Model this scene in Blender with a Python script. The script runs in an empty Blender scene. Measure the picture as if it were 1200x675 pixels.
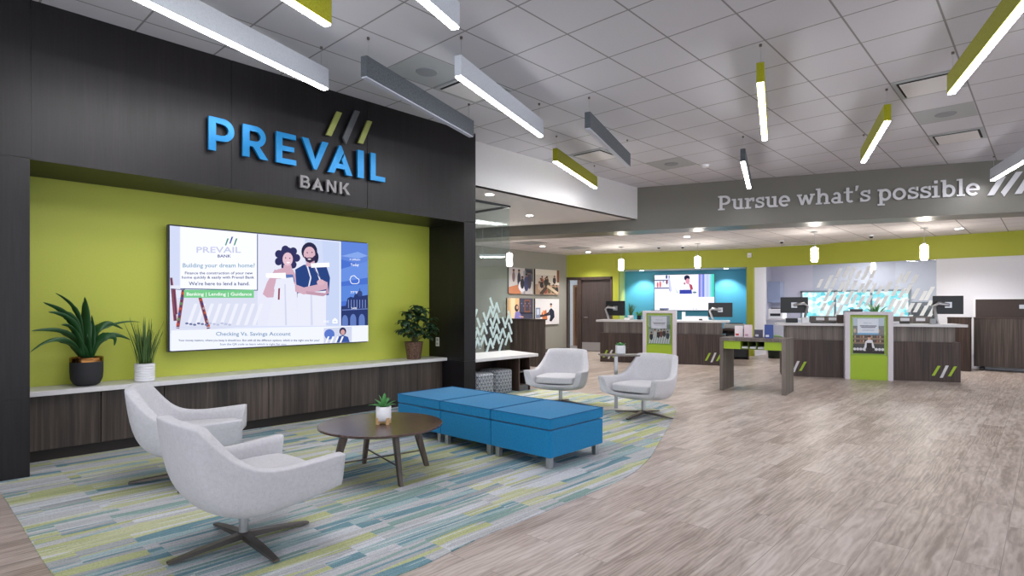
import bpy, math, random
from mathutils import Vector, Matrix
random.seed(7)
PI = math.pi
sc = bpy.context.scene
C = sc.collection
# ------------------------------------------------------------------ camera geometry (used to survey points)
F, HY, HH, TH = 682.0, 360.0, 1.27, math.radians(42.8)
FW = (math.cos(TH), math.sin(TH)); RT = (math.sin(TH), -math.cos(TH))
def ray(px):
    r = (px-600)/F
    return (FW[0]+r*RT[0], FW[1]+r*RT[1])
def P(px, py, z=0.0):
    t = (z-HH)*F/(HY-py); d = ray(px)
    return (t*d[0], t*d[1])
def on_line(px, p0, d):           # where the sight line of column px meets the ground line p0 + s*d -> s
    q = ray(px)
    det = q[0]*(-d[1]) + d[0]*q[1]
    return (q[0]*(-p0[1]) + p0[0]*q[1]) / (-det) if det else 0
TA = math.radians(-69.2)          # direction of the teller line
AD = (math.cos(TA), math.sin(TA)); BD = (-math.sin(TA), math.cos(TA))
def s_on(px, p0, d=AD):
    q = ray(px)                    # p0 + s d = t q
    det = d[0]*(-q[1]) + q[0]*d[1]
    return ((-p0[0])*(-q[1]) + q[0]*(-p0[1])) / det

# ------------------------------------------------------------------ colours and materials
def lin(c):
    r = []
    for v in c[:3]:
        v = v/255.0
        r.append(v/12.92 if v <= .04045 else ((v+.055)/1.055)**2.4)
    return (r[0], r[1], r[2], 1.0)
def base(name):
    m = bpy.data.materials.new(name); m.use_nodes = True
    nt = m.node_tree; b = nt.nodes['Principled BSDF']
    return m, nt, b
def N(nt, typ, **kw):
    n = nt.nodes.new(typ)
    for k, v in kw.items():
        if k.startswith('i_'):
            n.inputs[k[2:].replace('_', ' ')].default_value = v
        else:
            setattr(n, k, v)
    return n
def math_n(nt, op, a, b=None, c=None):
    n = nt.nodes.new('ShaderNodeMath'); n.operation = op
    for i, v in enumerate((a, b, c)):
        if v is None: continue
        if isinstance(v, (int, float)): n.inputs[i].default_value = v
        else: nt.links.new(v, n.inputs[i])
    return n.outputs[0]
def coords(nt, scale=(1, 1, 1), loc=(0, 0, 0), rot=(0, 0, 0)):
    tc = nt.nodes.new('ShaderNodeTexCoord'); mp = nt.nodes.new('ShaderNodeMapping')
    mp.inputs['Scale'].default_value = scale; mp.inputs['Location'].default_value = loc; mp.inputs['Rotation'].default_value = rot
    nt.links.new(tc.outputs['Object'], mp.inputs['Vector'])
    return mp.outputs[0]
def ramp(nt, fac, stops, const=False):
    n = nt.nodes.new('ShaderNodeValToRGB'); cr = n.color_ramp
    if const: cr.interpolation = 'CONSTANT'
    while len(cr.elements) < len(stops): cr.elements.new(0.5)
    for e, (p, c) in zip(cr.elements, stops):
        e.position = p; e.color = lin(c)
    nt.links.new(fac, n.inputs[0])
    return n.outputs[0]
def bump(nt, b, h, strength=.2, dist=.01):
    n = nt.nodes.new('ShaderNodeBump'); n.inputs['Strength'].default_value = strength; n.inputs['Distance'].default_value = dist
    nt.links.new(h, n.inputs['Height']); nt.links.new(n.outputs[0], b.inputs['Normal'])
CACHE = {}
def paint(c, rough=.6, metal=0.0, name='paint', spec=.5):
    k = (tuple(c), rough, metal, spec)
    if k in CACHE: return CACHE[k]
    m, nt, b = base(name)
    v = coords(nt, (90, 90, 90))
    nz = N(nt, 'ShaderNodeTexNoise', i_Scale=1.0, i_Detail=3.0); nt.links.new(v, nz.inputs['Vector'])
    lo = [max(0, x*.988) for x in c]; hi = [min(255, x*1.01) for x in c]
    nt.links.new(ramp(nt, nz.outputs[0], [(.3, lo), (.7, hi)]), b.inputs['Base Color'])
    b.inputs['Roughness'].default_value = rough; b.inputs['Metallic'].default_value = metal
    b.inputs['Specular IOR Level'].default_value = spec
    CACHE[k] = m
    return m
def emit(c, s=1.0, name='glow'):
    k = ('e', tuple(c), s)
    if k in CACHE: return CACHE[k]
    m = bpy.data.materials.new(name); m.use_nodes = True; nt = m.node_tree; nt.nodes.clear()
    o = nt.nodes.new('ShaderNodeOutputMaterial'); e = nt.nodes.new('ShaderNodeEmission')
    e.inputs[0].default_value = lin(c); e.inputs[1].default_value = s
    nt.links.new(e.outputs[0], o.inputs[0]); CACHE[k] = m
    return m
def wood(c0, c1, c2, rough=.45, grain=(38, 38, 1.2), name='wood', bmp=.12):
    m, nt, b = base(name)
    v = coords(nt, grain)
    n1 = N(nt, 'ShaderNodeTexNoise', i_Scale=1.0, i_Detail=5.0, i_Roughness=.6); nt.links.new(v, n1.inputs['Vector'])
    v2 = coords(nt, (grain[0]*.16, grain[1]*.16, grain[2]*.3))
    n2 = N(nt, 'ShaderNodeTexNoise', i_Scale=1.0, i_Detail=2.0); nt.links.new(v2, n2.inputs['Vector'])
    f = math_n(nt, 'ADD', math_n(nt, 'MULTIPLY', n1.outputs[0], .6), math_n(nt, 'MULTIPLY', n2.outputs[0], .4))
    nt.links.new(ramp(nt, f, [(.36, c0), (.5, c1), (.64, c2)]), b.inputs['Base Color'])
    b.inputs['Roughness'].default_value = rough
    bump(nt, b, n1.outputs[0], bmp, .002)
    return m
def fabric(c, name='fabric', sc_=420, var=.10, rough=.95):
    m, nt, b = base(name)
    v = coords(nt, (sc_, sc_, sc_))
    n1 = N(nt, 'ShaderNodeTexNoise', i_Scale=1.0, i_Detail=2.0); nt.links.new(v, n1.inputs['Vector'])
    n2 = N(nt, 'ShaderNodeTexNoise', i_Scale=60.0, i_Detail=3.0); nt.links.new(coords(nt), n2.inputs['Vector'])
    f = math_n(nt, 'ADD', math_n(nt, 'MULTIPLY', n1.outputs[0], .7), math_n(nt, 'MULTIPLY', n2.outputs[0], .3))
    nt.links.new(ramp(nt, f, [(.35, [x*(1-var*1.6) for x in c]), (.5, c), (.65, [min(255, x*(1+var*.8)) for x in c])]), b.inputs['Base Color'])
    b.inputs['Roughness'].default_value = rough; b.inputs['Specular IOR Level'].default_value = .2
    try: b.inputs['Sheen Weight'].default_value = .15
    except Exception: pass
    bump(nt, b, n1.outputs[0], .35, .0015)
    return m
def metal(c, rough=.3, name='metal'):
    m, nt, b = base(name)
    n1 = N(nt, 'ShaderNodeTexNoise', i_Scale=90.0, i_Detail=2.0); nt.links.new(coords(nt, (1, 1, .1)), n1.inputs['Vector'])
    b.inputs['Base Color'].default_value = lin(c); b.inputs['Metallic'].default_value = 1.0
    r = nt.nodes.new('ShaderNodeMapRange'); r.inputs['To Min'].default_value = rough*.8; r.inputs['To Max'].default_value = rough*1.25
    nt.links.new(n1.outputs[0], r.inputs['Value']); nt.links.new(r.outputs[0], b.inputs['Roughness'])
    return m
def ceiling_mat(x0, dx, y0, dy, name, c=(203, 203, 210)):
    m, nt, b = base(name)
    tc = nt.nodes.new('ShaderNodeTexCoord'); sp = nt.nodes.new('ShaderNodeSeparateXYZ'); nt.links.new(tc.outputs['Object'], sp.inputs[0])
    def line(o, a, d):
        f = math_n(nt, 'FRACT', math_n(nt, 'DIVIDE', math_n(nt, 'SUBTRACT', o, a-100*d), d))
        e = math_n(nt, 'ABSOLUTE', math_n(nt, 'SUBTRACT', f, .5))
        return math_n(nt, 'GREATER_THAN', e, .5-.0075/d)
    g = math_n(nt, 'MAXIMUM', line(sp.outputs[0], x0, dx), line(sp.outputs[1], y0, dy))
    nz = N(nt, 'ShaderNodeTexNoise', i_Scale=160.0, i_Detail=3.0); nt.links.new(coords(nt), nz.inputs['Vector'])
    tile = ramp(nt, nz.outputs[0], [(.3, [x*.97 for x in c]), (.7, c)])
    mx = nt.nodes.new('ShaderNodeMix'); mx.data_type = 'RGBA'
    nt.links.new(g, mx.inputs[0]); nt.links.new(tile, mx.inputs[6]); mx.inputs[7].default_value = lin((138, 136, 138))
    nt.links.new(mx.outputs[2], b.inputs['Base Color']); b.inputs['Roughness'].default_value = .9
    bump(nt, b, math_n(nt, 'SUBTRACT', 1.0, g), .5, .004)
    return m
def floor_mat():
    m, nt, b = base('vinyl_planks')
    v = coords(nt)
    br = nt.nodes.new('ShaderNodeTexBrick'); nt.links.new(v, br.inputs['Vector'])
    br.inputs['Scale'].default_value = 1.0; br.inputs['Brick Width'].default_value = 1.22; br.inputs['Row Height'].default_value = .18
    br.inputs['Mortar Size'].default_value = .0016; br.offset = .37; br.offset_frequency = 2
    br.inputs['Color1'].default_value = (0, 0, 0, 1); br.inputs['Color2'].default_value = (1, 1, 1, 1); br.inputs['Mortar'].default_value = (.1, .1, .1, 1)
    rnd = nt.nodes.new('ShaderNodeSeparateColor'); nt.links.new(br.outputs['Color'], rnd.inputs[0])
    cb = nt.nodes.new('ShaderNodeCombineXYZ'); sp = nt.nodes.new('ShaderNodeSeparateXYZ'); nt.links.new(v, sp.inputs[0])
    nt.links.new(sp.outputs[0], cb.inputs[0]); nt.links.new(math_n(nt, 'MULTIPLY', sp.outputs[1], 4.5), cb.inputs[1])
    nt.links.new(math_n(nt, 'MULTIPLY', rnd.outputs[0], 13.0), cb.inputs[2])
    n1 = N(nt, 'ShaderNodeTexNoise', i_Scale=2.2, i_Detail=6.0, i_Roughness=.55, i_Distortion=.9); nt.links.new(cb.outputs[0], n1.inputs['Vector'])
    cb2 = nt.nodes.new('ShaderNodeCombineXYZ')
    nt.links.new(math_n(nt, 'MULTIPLY', sp.outputs[0], 1.6), cb2.inputs[0]); nt.links.new(math_n(nt, 'MULTIPLY', sp.outputs[1], 36.0), cb2.inputs[1])
    nt.links.new(math_n(nt, 'MULTIPLY', rnd.outputs[0], 7.0), cb2.inputs[2])
    n2 = N(nt, 'ShaderNodeTexNoise', i_Scale=1.4, i_Detail=3.0, i_Roughness=.6); nt.links.new(cb2.outputs[0], n2.inputs['Vector'])
    wv = N(nt, 'ShaderNodeTexWave', i_Scale=3.5, i_Distortion=9.0, i_Detail=2.0); wv.wave_type = 'RINGS'; nt.links.new(cb.outputs[0], wv.inputs['Vector'])
    f = math_n(nt, 'ADD', math_n(nt, 'MULTIPLY', n1.outputs[0], .55), math_n(nt, 'MULTIPLY', n2.outputs[0], .27))
    f = math_n(nt, 'ADD', f, math_n(nt, 'MULTIPLY', wv.outputs[0], .09))
    f = math_n(nt, 'ADD', f, math_n(nt, 'MULTIPLY', rnd.outputs[0], .12))
    col = ramp(nt, f, [(.36, (136, 119, 110)), (.455, (164, 148, 139)), (.54, (184, 169, 161)), (.65, (203, 191, 184))])
    mx = nt.nodes.new('ShaderNodeMix'); mx.data_type = 'RGBA'
    nt.links.new(math_n(nt, 'MULTIPLY', br.outputs['Fac'], .5), mx.inputs[0]); nt.links.new(col, mx.inputs[6]); mx.inputs[7].default_value = lin((96, 84, 78))
    nt.links.new(mx.outputs[2], b.inputs['Base Color'])
    r = nt.nodes.new('ShaderNodeMapRange'); r.inputs['To Min'].default_value = .28; r.inputs['To Max'].default_value = .46
    nt.links.new(n1.outputs[0], r.inputs['Value']); nt.links.new(r.outputs[0], b.inputs['Roughness'])
    bump(nt, b, n2.outputs[0], .10, .002)
    return m
def carpet_mat():
    m, nt, b = base('striped_carpet')
    v = coords(nt)
    sp = nt.nodes.new('ShaderNodeSeparateXYZ'); nt.links.new(v, sp.inputs[0])
    br = nt.nodes.new('ShaderNodeTexBrick'); nt.links.new(v, br.inputs['Vector'])
    br.inputs['Scale'].default_value = 1.0; br.inputs['Brick Width'].default_value = 1.0; br.inputs['Row Height'].default_value = .25
    br.inputs['Mortar Size'].default_value = 0; br.offset = .33; br.offset_frequency = 2
    br.inputs['Color1'].default_value = (0, 0, 0, 1); br.inputs['Color2'].default_value = (1, 1, 1, 1)
    rnd = nt.nodes.new('ShaderNodeSeparateColor'); nt.links.new(br.outputs['Color'], rnd.inputs[0])
    def nz(sx, sy, sz, detail=1.0, rough=.5, off=0.0, dist=0.0):
        cb = nt.nodes.new('ShaderNodeCombineXYZ')
        nt.links.new(math_n(nt, 'MULTIPLY', sp.outputs[0], sx), cb.inputs[0])
        nt.links.new(math_n(nt, 'MULTIPLY_ADD', sp.outputs[1], sy, off), cb.inputs[1])
        nt.links.new(math_n(nt, 'MULTIPLY', rnd.outputs[0], sz), cb.inputs[2])
        n = N(nt, 'ShaderNodeTexNoise', i_Scale=1.0, i_Detail=detail, i_Roughness=rough, i_Distortion=dist); nt.links.new(cb.outputs[0], n.inputs['Vector'])
        return n.outputs[0]
    wn = nz(.9, 1.3, 5.0, 1.0)
    yy = math_n(nt, 'MULTIPLY_ADD', math_n(nt, 'SUBTRACT', wn, .5), .22, sp.outputs[1])
    cv = nt.nodes.new('ShaderNodeCombineXYZ'); nt.links.new(sp.outputs[0], cv.inputs[0]); nt.links.new(yy, cv.inputs[1])
    b2 = nt.nodes.new('ShaderNodeTexBrick'); nt.links.new(cv.outputs[0], b2.inputs['Vector'])
    b2.inputs['Scale'].default_value = 1.0; b2.inputs['Brick Width'].default_value = .93; b2.inputs['Row Height'].default_value = .078; b2.inputs['Mortar Size'].default_value = 0; b2.offset = .41; b2.offset_frequency = 3
    b2.inputs['Color1'].default_value = (0, 0, 0, 1); b2.inputs['Color2'].default_value = (1, 1, 1, 1)
    r2 = nt.nodes.new('ShaderNodeSeparateColor'); nt.links.new(b2.outputs['Color'], r2.inputs[0])
    f = math_n(nt, 'FRACT', math_n(nt, 'MULTIPLY_ADD', nz(.7, 9.0, 31.0, 1.0), .55, math_n(nt, 'MULTIPLY', r2.outputs[0], 2.7)))
    pal = [(0, (200, 201, 204)), (.15, (222, 224, 228)), (.26, (212, 214, 172)), (.38, (202, 206, 152)), (.51, (184, 186, 188)),
           (.60, (128, 164, 174)), (.71, (176, 198, 200)), (.80, (204, 204, 206)), (.92, (152, 180, 174))]
    col = ramp(nt, f, pal, True)
    g = nz(.9, 60.0, 11.0, 1.0)
    stripe = ramp(nt, g, [(.0, (255, 255, 255)), (.56, (232, 234, 236)), (.60, (176, 182, 186)), (.66, (255, 255, 255))], False)
    m1 = nt.nodes.new('ShaderNodeMix'); m1.data_type = 'RGBA'; m1.blend_type = 'MULTIPLY'; m1.inputs[0].default_value = .65
    nt.links.new(col, m1.inputs[6]); nt.links.new(stripe, m1.inputs[7])
    g2 = nz(.7, 34.0, 23.0, 1.0, .5, 5.0)
    mk = math_n(nt, 'GREATER_THAN', g2, .635)
    m2 = nt.nodes.new('ShaderNodeMix'); m2.data_type = 'RGBA'
    nt.links.new(math_n(nt, 'MULTIPLY', mk, .8), m2.inputs[0]); nt.links.new(m1.outputs[2], m2.inputs[6]); m2.inputs[7].default_value = lin((214, 218, 220))
    sp3 = N(nt, 'ShaderNodeTexNoise', i_Scale=260.0, i_Detail=2.0); nt.links.new(v, sp3.inputs['Vector'])
    m3 = nt.nodes.new('ShaderNodeMix'); m3.data_type = 'RGBA'; m3.blend_type = 'MULTIPLY'; m3.inputs[0].default_value = .55
    nt.links.new(m2.outputs[2], m3.inputs[6]); nt.links.new(ramp(nt, sp3.outputs[0], [(.35, (168, 168, 170)), (.6, (255, 255, 255))]), m3.inputs[7])
    nt.links.new(m3.outputs[2], b.inputs['Base Color']); b.inputs['Roughness'].default_value = 1.0; b.inputs['Specular IOR Level'].default_value = .1
    bump(nt, b, sp3.outputs[0], .5, .004)
    return m
def glass_mat(tint=(248, 252, 252), name='clear_glass', alpha=.16):
    m = bpy.data.materials.new(name); m.use_nodes = True; nt = m.node_tree; nt.nodes.clear()
    o = nt.nodes.new('ShaderNodeOutputMaterial'); t = nt.nodes.new('ShaderNodeBsdfTransparent'); g = nt.nodes.new('ShaderNodeBsdfGlossy')
    t.inputs[0].default_value = lin(tint); g.inputs['Roughness'].default_value = .02
    lw = nt.nodes.new('ShaderNodeLayerWeight'); lw.inputs['Blend'].default_value = .5
    fac = math_n(nt, 'MULTIPLY_ADD', math_n(nt, 'POWER', lw.outputs['Facing'], 5.0), .8, .02+alpha*.1)
    mx = nt.nodes.new('ShaderNodeMixShader')
    nt.links.new(fac, mx.inputs[0])
    nt.links.new(t.outputs[0], mx.inputs[1]); nt.links.new(g.outputs[0], mx.inputs[2]); nt.links.new(mx.outputs[0], o.inputs[0])
    return m
def frost_mat(c=(205, 225, 225), name='frosted_film', tr=.25):
    m = bpy.data.materials.new(name); m.use_nodes = True; nt = m.node_tree; nt.nodes.clear()
    o = nt.nodes.new('ShaderNodeOutputMaterial'); d = nt.nodes.new('ShaderNodeBsdfDiffuse'); t = nt.nodes.new('ShaderNodeBsdfTranslucent'); mx = nt.nodes.new('ShaderNodeMixShader')
    d.inputs[0].default_value = lin(c); t.inputs[0].default_value = lin(c); mx.inputs[0].default_value = .5
    nt.links.new(d.outputs[0], mx.inputs[1]); nt.links.new(t.outputs[0], mx.inputs[2]); nt.links.new(mx.outputs[0], o.inputs[0])
    return m

M = {}
M['floor'] = floor_mat()
M['carpet'] = carpet_mat()
M['ceiling'] = ceiling_mat(3.291, .6227, 2.989, .591, 'ceiling_tiles')
M['ceiling_back'] = ceiling_mat(3.291, .6227, 2.989, .591, 'ceiling_tiles_pale', (226, 222, 224))
M['drywall'] = paint((214, 213, 214), .75, name='white_drywall')
M['white_wall'] = paint((222, 222, 230), .7, name='white_wall')
M['taupe'] = paint((112, 110, 102), .38, name='taupe_paint')
M['grey_wall'] = paint((146, 144, 136), .6, name='grey_paint')
M['green'] = paint((186, 194, 72), .55, name='lime_paint')
M['green_dk'] = paint((166, 172, 50), .55, name='olive_lime_paint')
M['blue_wall'] = paint((74, 160, 192), .6, name='blue_paint')
M['panel'] = wood((19, 16, 19), (24, 21, 24), (31, 27, 30), .38, (60, 60, 2.2), 'dark_panel', .05)
M['panel'].node_tree.nodes['Principled BSDF'].inputs['Specular IOR Level'].default_value = .36
M['wood'] = wood((40, 32, 29), (62, 52, 47), (90, 78, 71), .5, (34, 34, 1.0), 'walnut_laminate')
M['wood_dk'] = wood((40, 29, 25), (62, 47, 41), (86, 68, 60), .45, (40, 40, 1.1), 'dark_laminate')
M['wood_band'] = wood((84, 76, 72), (108, 100, 95), (134, 124, 118), .5, (60, 60, 1.0), 'grey_laminate')
M['wood_door'] = wood((50, 40, 40), (62, 52, 50), (74, 62, 60), .45, (40, 40, 1.4), 'door_veneer')
M['table_wood'] = wood((54, 40, 37), (80, 62, 57), (108, 87, 80), .25, (2.0, 34, 34), 'table_walnut')
M['table_leg'] = wood((60, 48, 42), (84, 70, 62), (108, 94, 86), .4, (40, 40, 2), 'leg_walnut')
M['quartz'] = paint((216, 214, 216), .28, name='white_quartz')
M['chair'] = fabric((200, 199, 204), 'light_grey_upholstery', 420, .05)
M['blue_fab'] = fabric((20, 122, 174), 'blue_upholstery', 500, .08)
M['black'] = paint((22, 22, 25), .35, name='black_plastic')
M['charcoal'] = paint((40, 40, 44), .75, name='charcoal')
M['white'] = paint((232, 232, 236), .4, name='white_plastic')
M['steel'] = metal((186, 186, 190), .32, 'brushed_steel')
M['bronze'] = metal((120, 112, 108), .38, 'dark_steel')
M['chrome'] = metal((220, 220, 224), .15, 'chrome')
M['brass'] = metal((150, 105, 60), .25, 'copper_glaze')
M['felt_w'] = fabric((206, 212, 222), 'white_felt', 260, .04)
M['felt_d'] = fabric((86, 92, 98), 'charcoal_felt', 260, .2)
M['felt_y'] = fabric((150, 150, 30), 'olive_felt', 260, .10)
M['lens'] = emit((255, 253, 255), 52.0, 'lit_diffuser')
M['lens_off'] = paint((196, 200, 214), .4, name='unlit_diffuser')
M['bulb'] = emit((255, 246, 232), 45.0, 'lit_shade')
M['disc'] = emit((255, 252, 246), 22.0, 'lit_downlight')
M['glass'] = glass_mat()
M['frost'] = frost_mat()
M['frost_w'] = frost_mat((252, 253, 255), 'white_film')
M['leaf'] = paint((40, 84, 42), .42, name='dark_leaf')
M['leaf2'] = paint((74, 104, 52), .5, name='grass_leaf')
M['leaf3'] = paint((34, 62, 36), .4, name='umbrella_leaf')
M['leaf4'] = paint((92, 160, 92), .45, name='fresh_leaf')
M['bamboo'] = paint((208, 170, 124), .5, name='bamboo')
M['soil'] = paint((44, 34, 28), .95, name='soil')
M['ltblue'] = paint((16, 124, 184), .3, .35, name='sky_blue_metal')
M['sign_green'] = paint((150, 156, 84), .5, name='moss_green')
M['sign_grey'] = paint((82, 84, 88), .5, name='slate_grey')
M['sign_steel'] = paint((122, 120, 122), .35, .5, name='satin_steel')
M['silver'] = paint((206, 206, 210), .4, .1, name='silver_paint')
M['lime_lam'] = paint((160, 190, 40), .4, name='lime_laminate')
M['tile_grey'] = paint((168, 172, 174), .85, name='grey_tile')
M['dark_gap'] = paint((26, 20, 18), .9, name='dark_gap')
M['toe'] = paint((46, 39, 37), .6, name='toe_laminate')

def wicker():
    m, nt, b = base('wicker')
    w = N(nt, 'ShaderNodeTexVoronoi', i_Scale=85.0); nt.links.new(coords(nt, (1, 1, 1.4)), w.inputs['Vector'])
    nt.links.new(ramp(nt, w.outputs[0], [(.1, (150, 118, 92)), (.5, (92, 62, 48)), (.8, (46, 30, 26))]), b.inputs['Base Color'])
    b.inputs['Roughness'].default_value = .6; bump(nt, b, w.outputs[0], .8, -.004)
    return m
M['wicker'] = wicker()
def hexfab():
    m, nt, b = base('geometric_upholstery')
    tc = nt.nodes.new('ShaderNodeTexCoord'); sp = nt.nodes.new('ShaderNodeSeparateXYZ'); nt.links.new(tc.outputs['Object'], sp.inputs[0])
    ang = math_n(nt, 'MULTIPLY', math_n(nt, 'ARCTAN2', sp.outputs[1], sp.outputs[0]), .2)
    def ln(ax, az, d=.05):
        s = math_n(nt, 'ADD', math_n(nt, 'MULTIPLY', ang, ax), math_n(nt, 'MULTIPLY', sp.outputs[2], az))
        f = math_n(nt, 'FRACT', math_n(nt, 'DIVIDE', math_n(nt, 'ADD', s, 10), d))
        return math_n(nt, 'LESS_THAN', f, .13)
    g = math_n(nt, 'MAXIMUM', math_n(nt, 'MAXIMUM', ln(.866, .5), ln(.866, -.5)), ln(0, 1))
    mx = nt.nodes.new('ShaderNodeMix'); mx.data_type = 'RGBA'; nt.links.new(g, mx.inputs[0])
    mx.inputs[6].default_value = lin((168, 172, 180)); mx.inputs[7].default_value = lin((74, 80, 92))
    nt.links.new(mx.outputs[2], b.inputs['Base Color']); b.inputs['Roughness'].default_value = .9
    return m
M['hex'] = hexfab()

# ------------------------------------------------------------------ mesh building
class MB:
    def __init__(s): s.v = []; s.f = []; s.mi = []; s.mats = []; s.cr = None
    def _m(s, mat):
        if mat is None: return 0
        if mat not in s.mats: s.mats.append(mat)
        return s.mats.index(mat)
    def add(s, vs, fs, mat=None):
        o = len(s.v); k = s._m(mat)
        s.v += [tuple(v) for v in vs]
        for f in fs: s.f.append(tuple(o+i for i in f)); s.mi.append(k)
        return s
    def box(s, x0, y0, z0, x1, y1, z1, mat=None):
        if x0 > x1: x0, x1 = x1, x0
        if y0 > y1: y0, y1 = y1, y0
        if z0 > z1: z0, z1 = z1, z0
        vs = [(x, y, z) for z in (z0, z1) for y in (y0, y1) for x in (x0, x1)]
        return s.add(vs, [(0, 2, 3, 1), (4, 5, 7, 6), (0, 1, 5, 4), (2, 6, 7, 3), (0, 4, 6, 2), (1, 3, 7, 5)], mat)
    def prism(s, poly, z0, z1, mat=None):             # polygon in XY extruded in z
        a = sum(poly[i][0]*poly[(i+1) % len(poly)][1]-poly[(i+1) % len(poly)][0]*poly[i][1] for i in range(len(poly)))
        if a < 0: poly = poly[::-1]
        n = len(poly)
        vs = [(x, y, z0) for x, y in poly]+[(x, y, z1) for x, y in poly]
        fs = [tuple(range(n))[::-1], tuple(range(n, 2*n))]+[(i, (i+1) % n, n+(i+1) % n, n+i) for i in range(n)]
        return s.add(vs, fs, mat)
    def prism_y(s, poly, y0, y1, mat=None):            # polygon in XZ extruded in y
        a = sum(poly[i][0]*poly[(i+1) % len(poly)][1]-poly[(i+1) % len(poly)][0]*poly[i][1] for i in range(len(poly)))
        if a < 0: poly = poly[::-1]
        n = len(poly)
        vs = [(x, y0, z) for x, z in poly]+[(x, y1, z) for x, z in poly]
        fs = [tuple(range(n)), tuple(range(n, 2*n))[::-1]]+[((i+1) % n, i, n+i, n+(i+1) % n) for i in range(n)]
        return s.add(vs, fs, mat)
    def lathe(s, prof, n=32, c=(0, 0, 0), mat=None, cap=True):
        vs = []; fs = []
        for r, z in prof:
            for i in range(n):
                a = 2*PI*i/n; vs.append((c[0]+r*math.cos(a), c[1]+r*math.sin(a), c[2]+z))
        for j in range(len(prof)-1):
            for i in range(n):
                k = (i+1) % n; fs.append((j*n+i, j*n+k, (j+1)*n+k, (j+1)*n+i))
        if cap:
            fs.append(tuple(range(n))[::-1]); fs.append(tuple(range((len(prof)-1)*n, len(prof)*n)))
        return s.add(vs, fs, mat)
    def cyl(s, c, r, z0, z1, n=24, mat=None):
        return s.lathe([(r, z0), (r, z1)], n, (c[0], c[1], 0), mat)
    def tube(s, pts, r, n=10, mat=None):
        pts = [Vector(p) for p in pts]; rs = r if isinstance(r, (list, tuple)) else [r]*len(pts)
        vs = []; fs = []; up = None
        for i, p in enumerate(pts):
            d = (pts[min(i+1, len(pts)-1)]-pts[max(i-1, 0)]).normalized()
            if up is None: up = Vector((0, 0, 1)) if abs(d.z) < .9 else Vector((1, 0, 0))
            a = d.cross(up).normalized(); bb = a.cross(d).normalized(); up = bb
            for k in range(n):
                t = 2*PI*k/n; vs.append(p+a*(rs[i]*math.cos(t))+bb*(rs[i]*math.sin(t)))
        for j in range(len(pts)-1):
            for k in range(n):
                m = (k+1) % n; fs.append((j*n+k, j*n+m, (j+1)*n+m, (j+1)*n+k))
        fs.append(tuple(range(n))[::-1]); fs.append(tuple(range((len(pts)-1)*n, len(pts)*n)))
        return s.add(vs, fs, mat)
    def build(s, name, mat=None, parent=None, bevel=0, seg=2, sub=0, smooth=False, loc=None, rotz=0):
        me = bpy.data.meshes.new(name); me.from_pydata(s.v, [], s.f)
        if mat is not None:
            for m in (mat if isinstance(mat, list) else [mat]): me.materials.append(m)
        else:
            for m in s.mats: me.materials.append(m)
            me.polygons.foreach_set('material_index', s.mi)
        me.update()
        if smooth or sub:
            me.polygons.foreach_set('use_smooth', [True]*len(me.polygons))
        o = bpy.data.objects.new(name, me); C.objects.link(o)
        if parent: o.parent = parent
        if loc: o.location = loc
        if rotz: o.rotation_euler = (0, 0, rotz)
        if bevel:
            b = o.modifiers.new('bevel', 'BEVEL'); b.width = bevel; b.segments = seg; b.limit_method = 'ANGLE'; b.angle_limit = math.radians(40)
            if seg > 1: me.polygons.foreach_set('use_smooth', [True]*len(me.polygons)); b.harden_normals = True
        if sub:
            m_ = o.modifiers.new('sub', 'SUBSURF'); m_.levels = sub; m_.render_levels = sub
        return o
def tag(o, label=None, cat=None, group=None, kind=None):
    if label: o['label'] = label
    if cat: o['category'] = cat
    if group: o['group'] = group
    if kind: o['kind'] = kind
    return o
def thing(name, label, cat, loc=(0, 0, 0), rotz=0, group=None):
    o = bpy.data.objects.new(name, None); C.objects.link(o); o.empty_display_size = .1
    o.location = loc; o.rotation_euler = (0, 0, rotz)
    return tag(o, label, cat, group)
def struct(name, mb, mat=None, loc=None, rotz=0, parent=None):
    o = mb.build(name, mat, parent, loc=loc, rotz=rotz)
    if not parent: o['kind'] = 'structure'
    return o
def dup(root, loc, rotz, label, group=None):
    r = root.copy(); C.objects.link(r); r.location = loc; r.rotation_euler = (0, 0, rotz); r['label'] = label
    if group: r['group'] = group
    for ch in list(root.children):
        c = ch.copy(); C.objects.link(c); c.parent = r
        for g in ch.children:
            d = g.copy(); C.objects.link(d); d.parent = c
    return r

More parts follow.
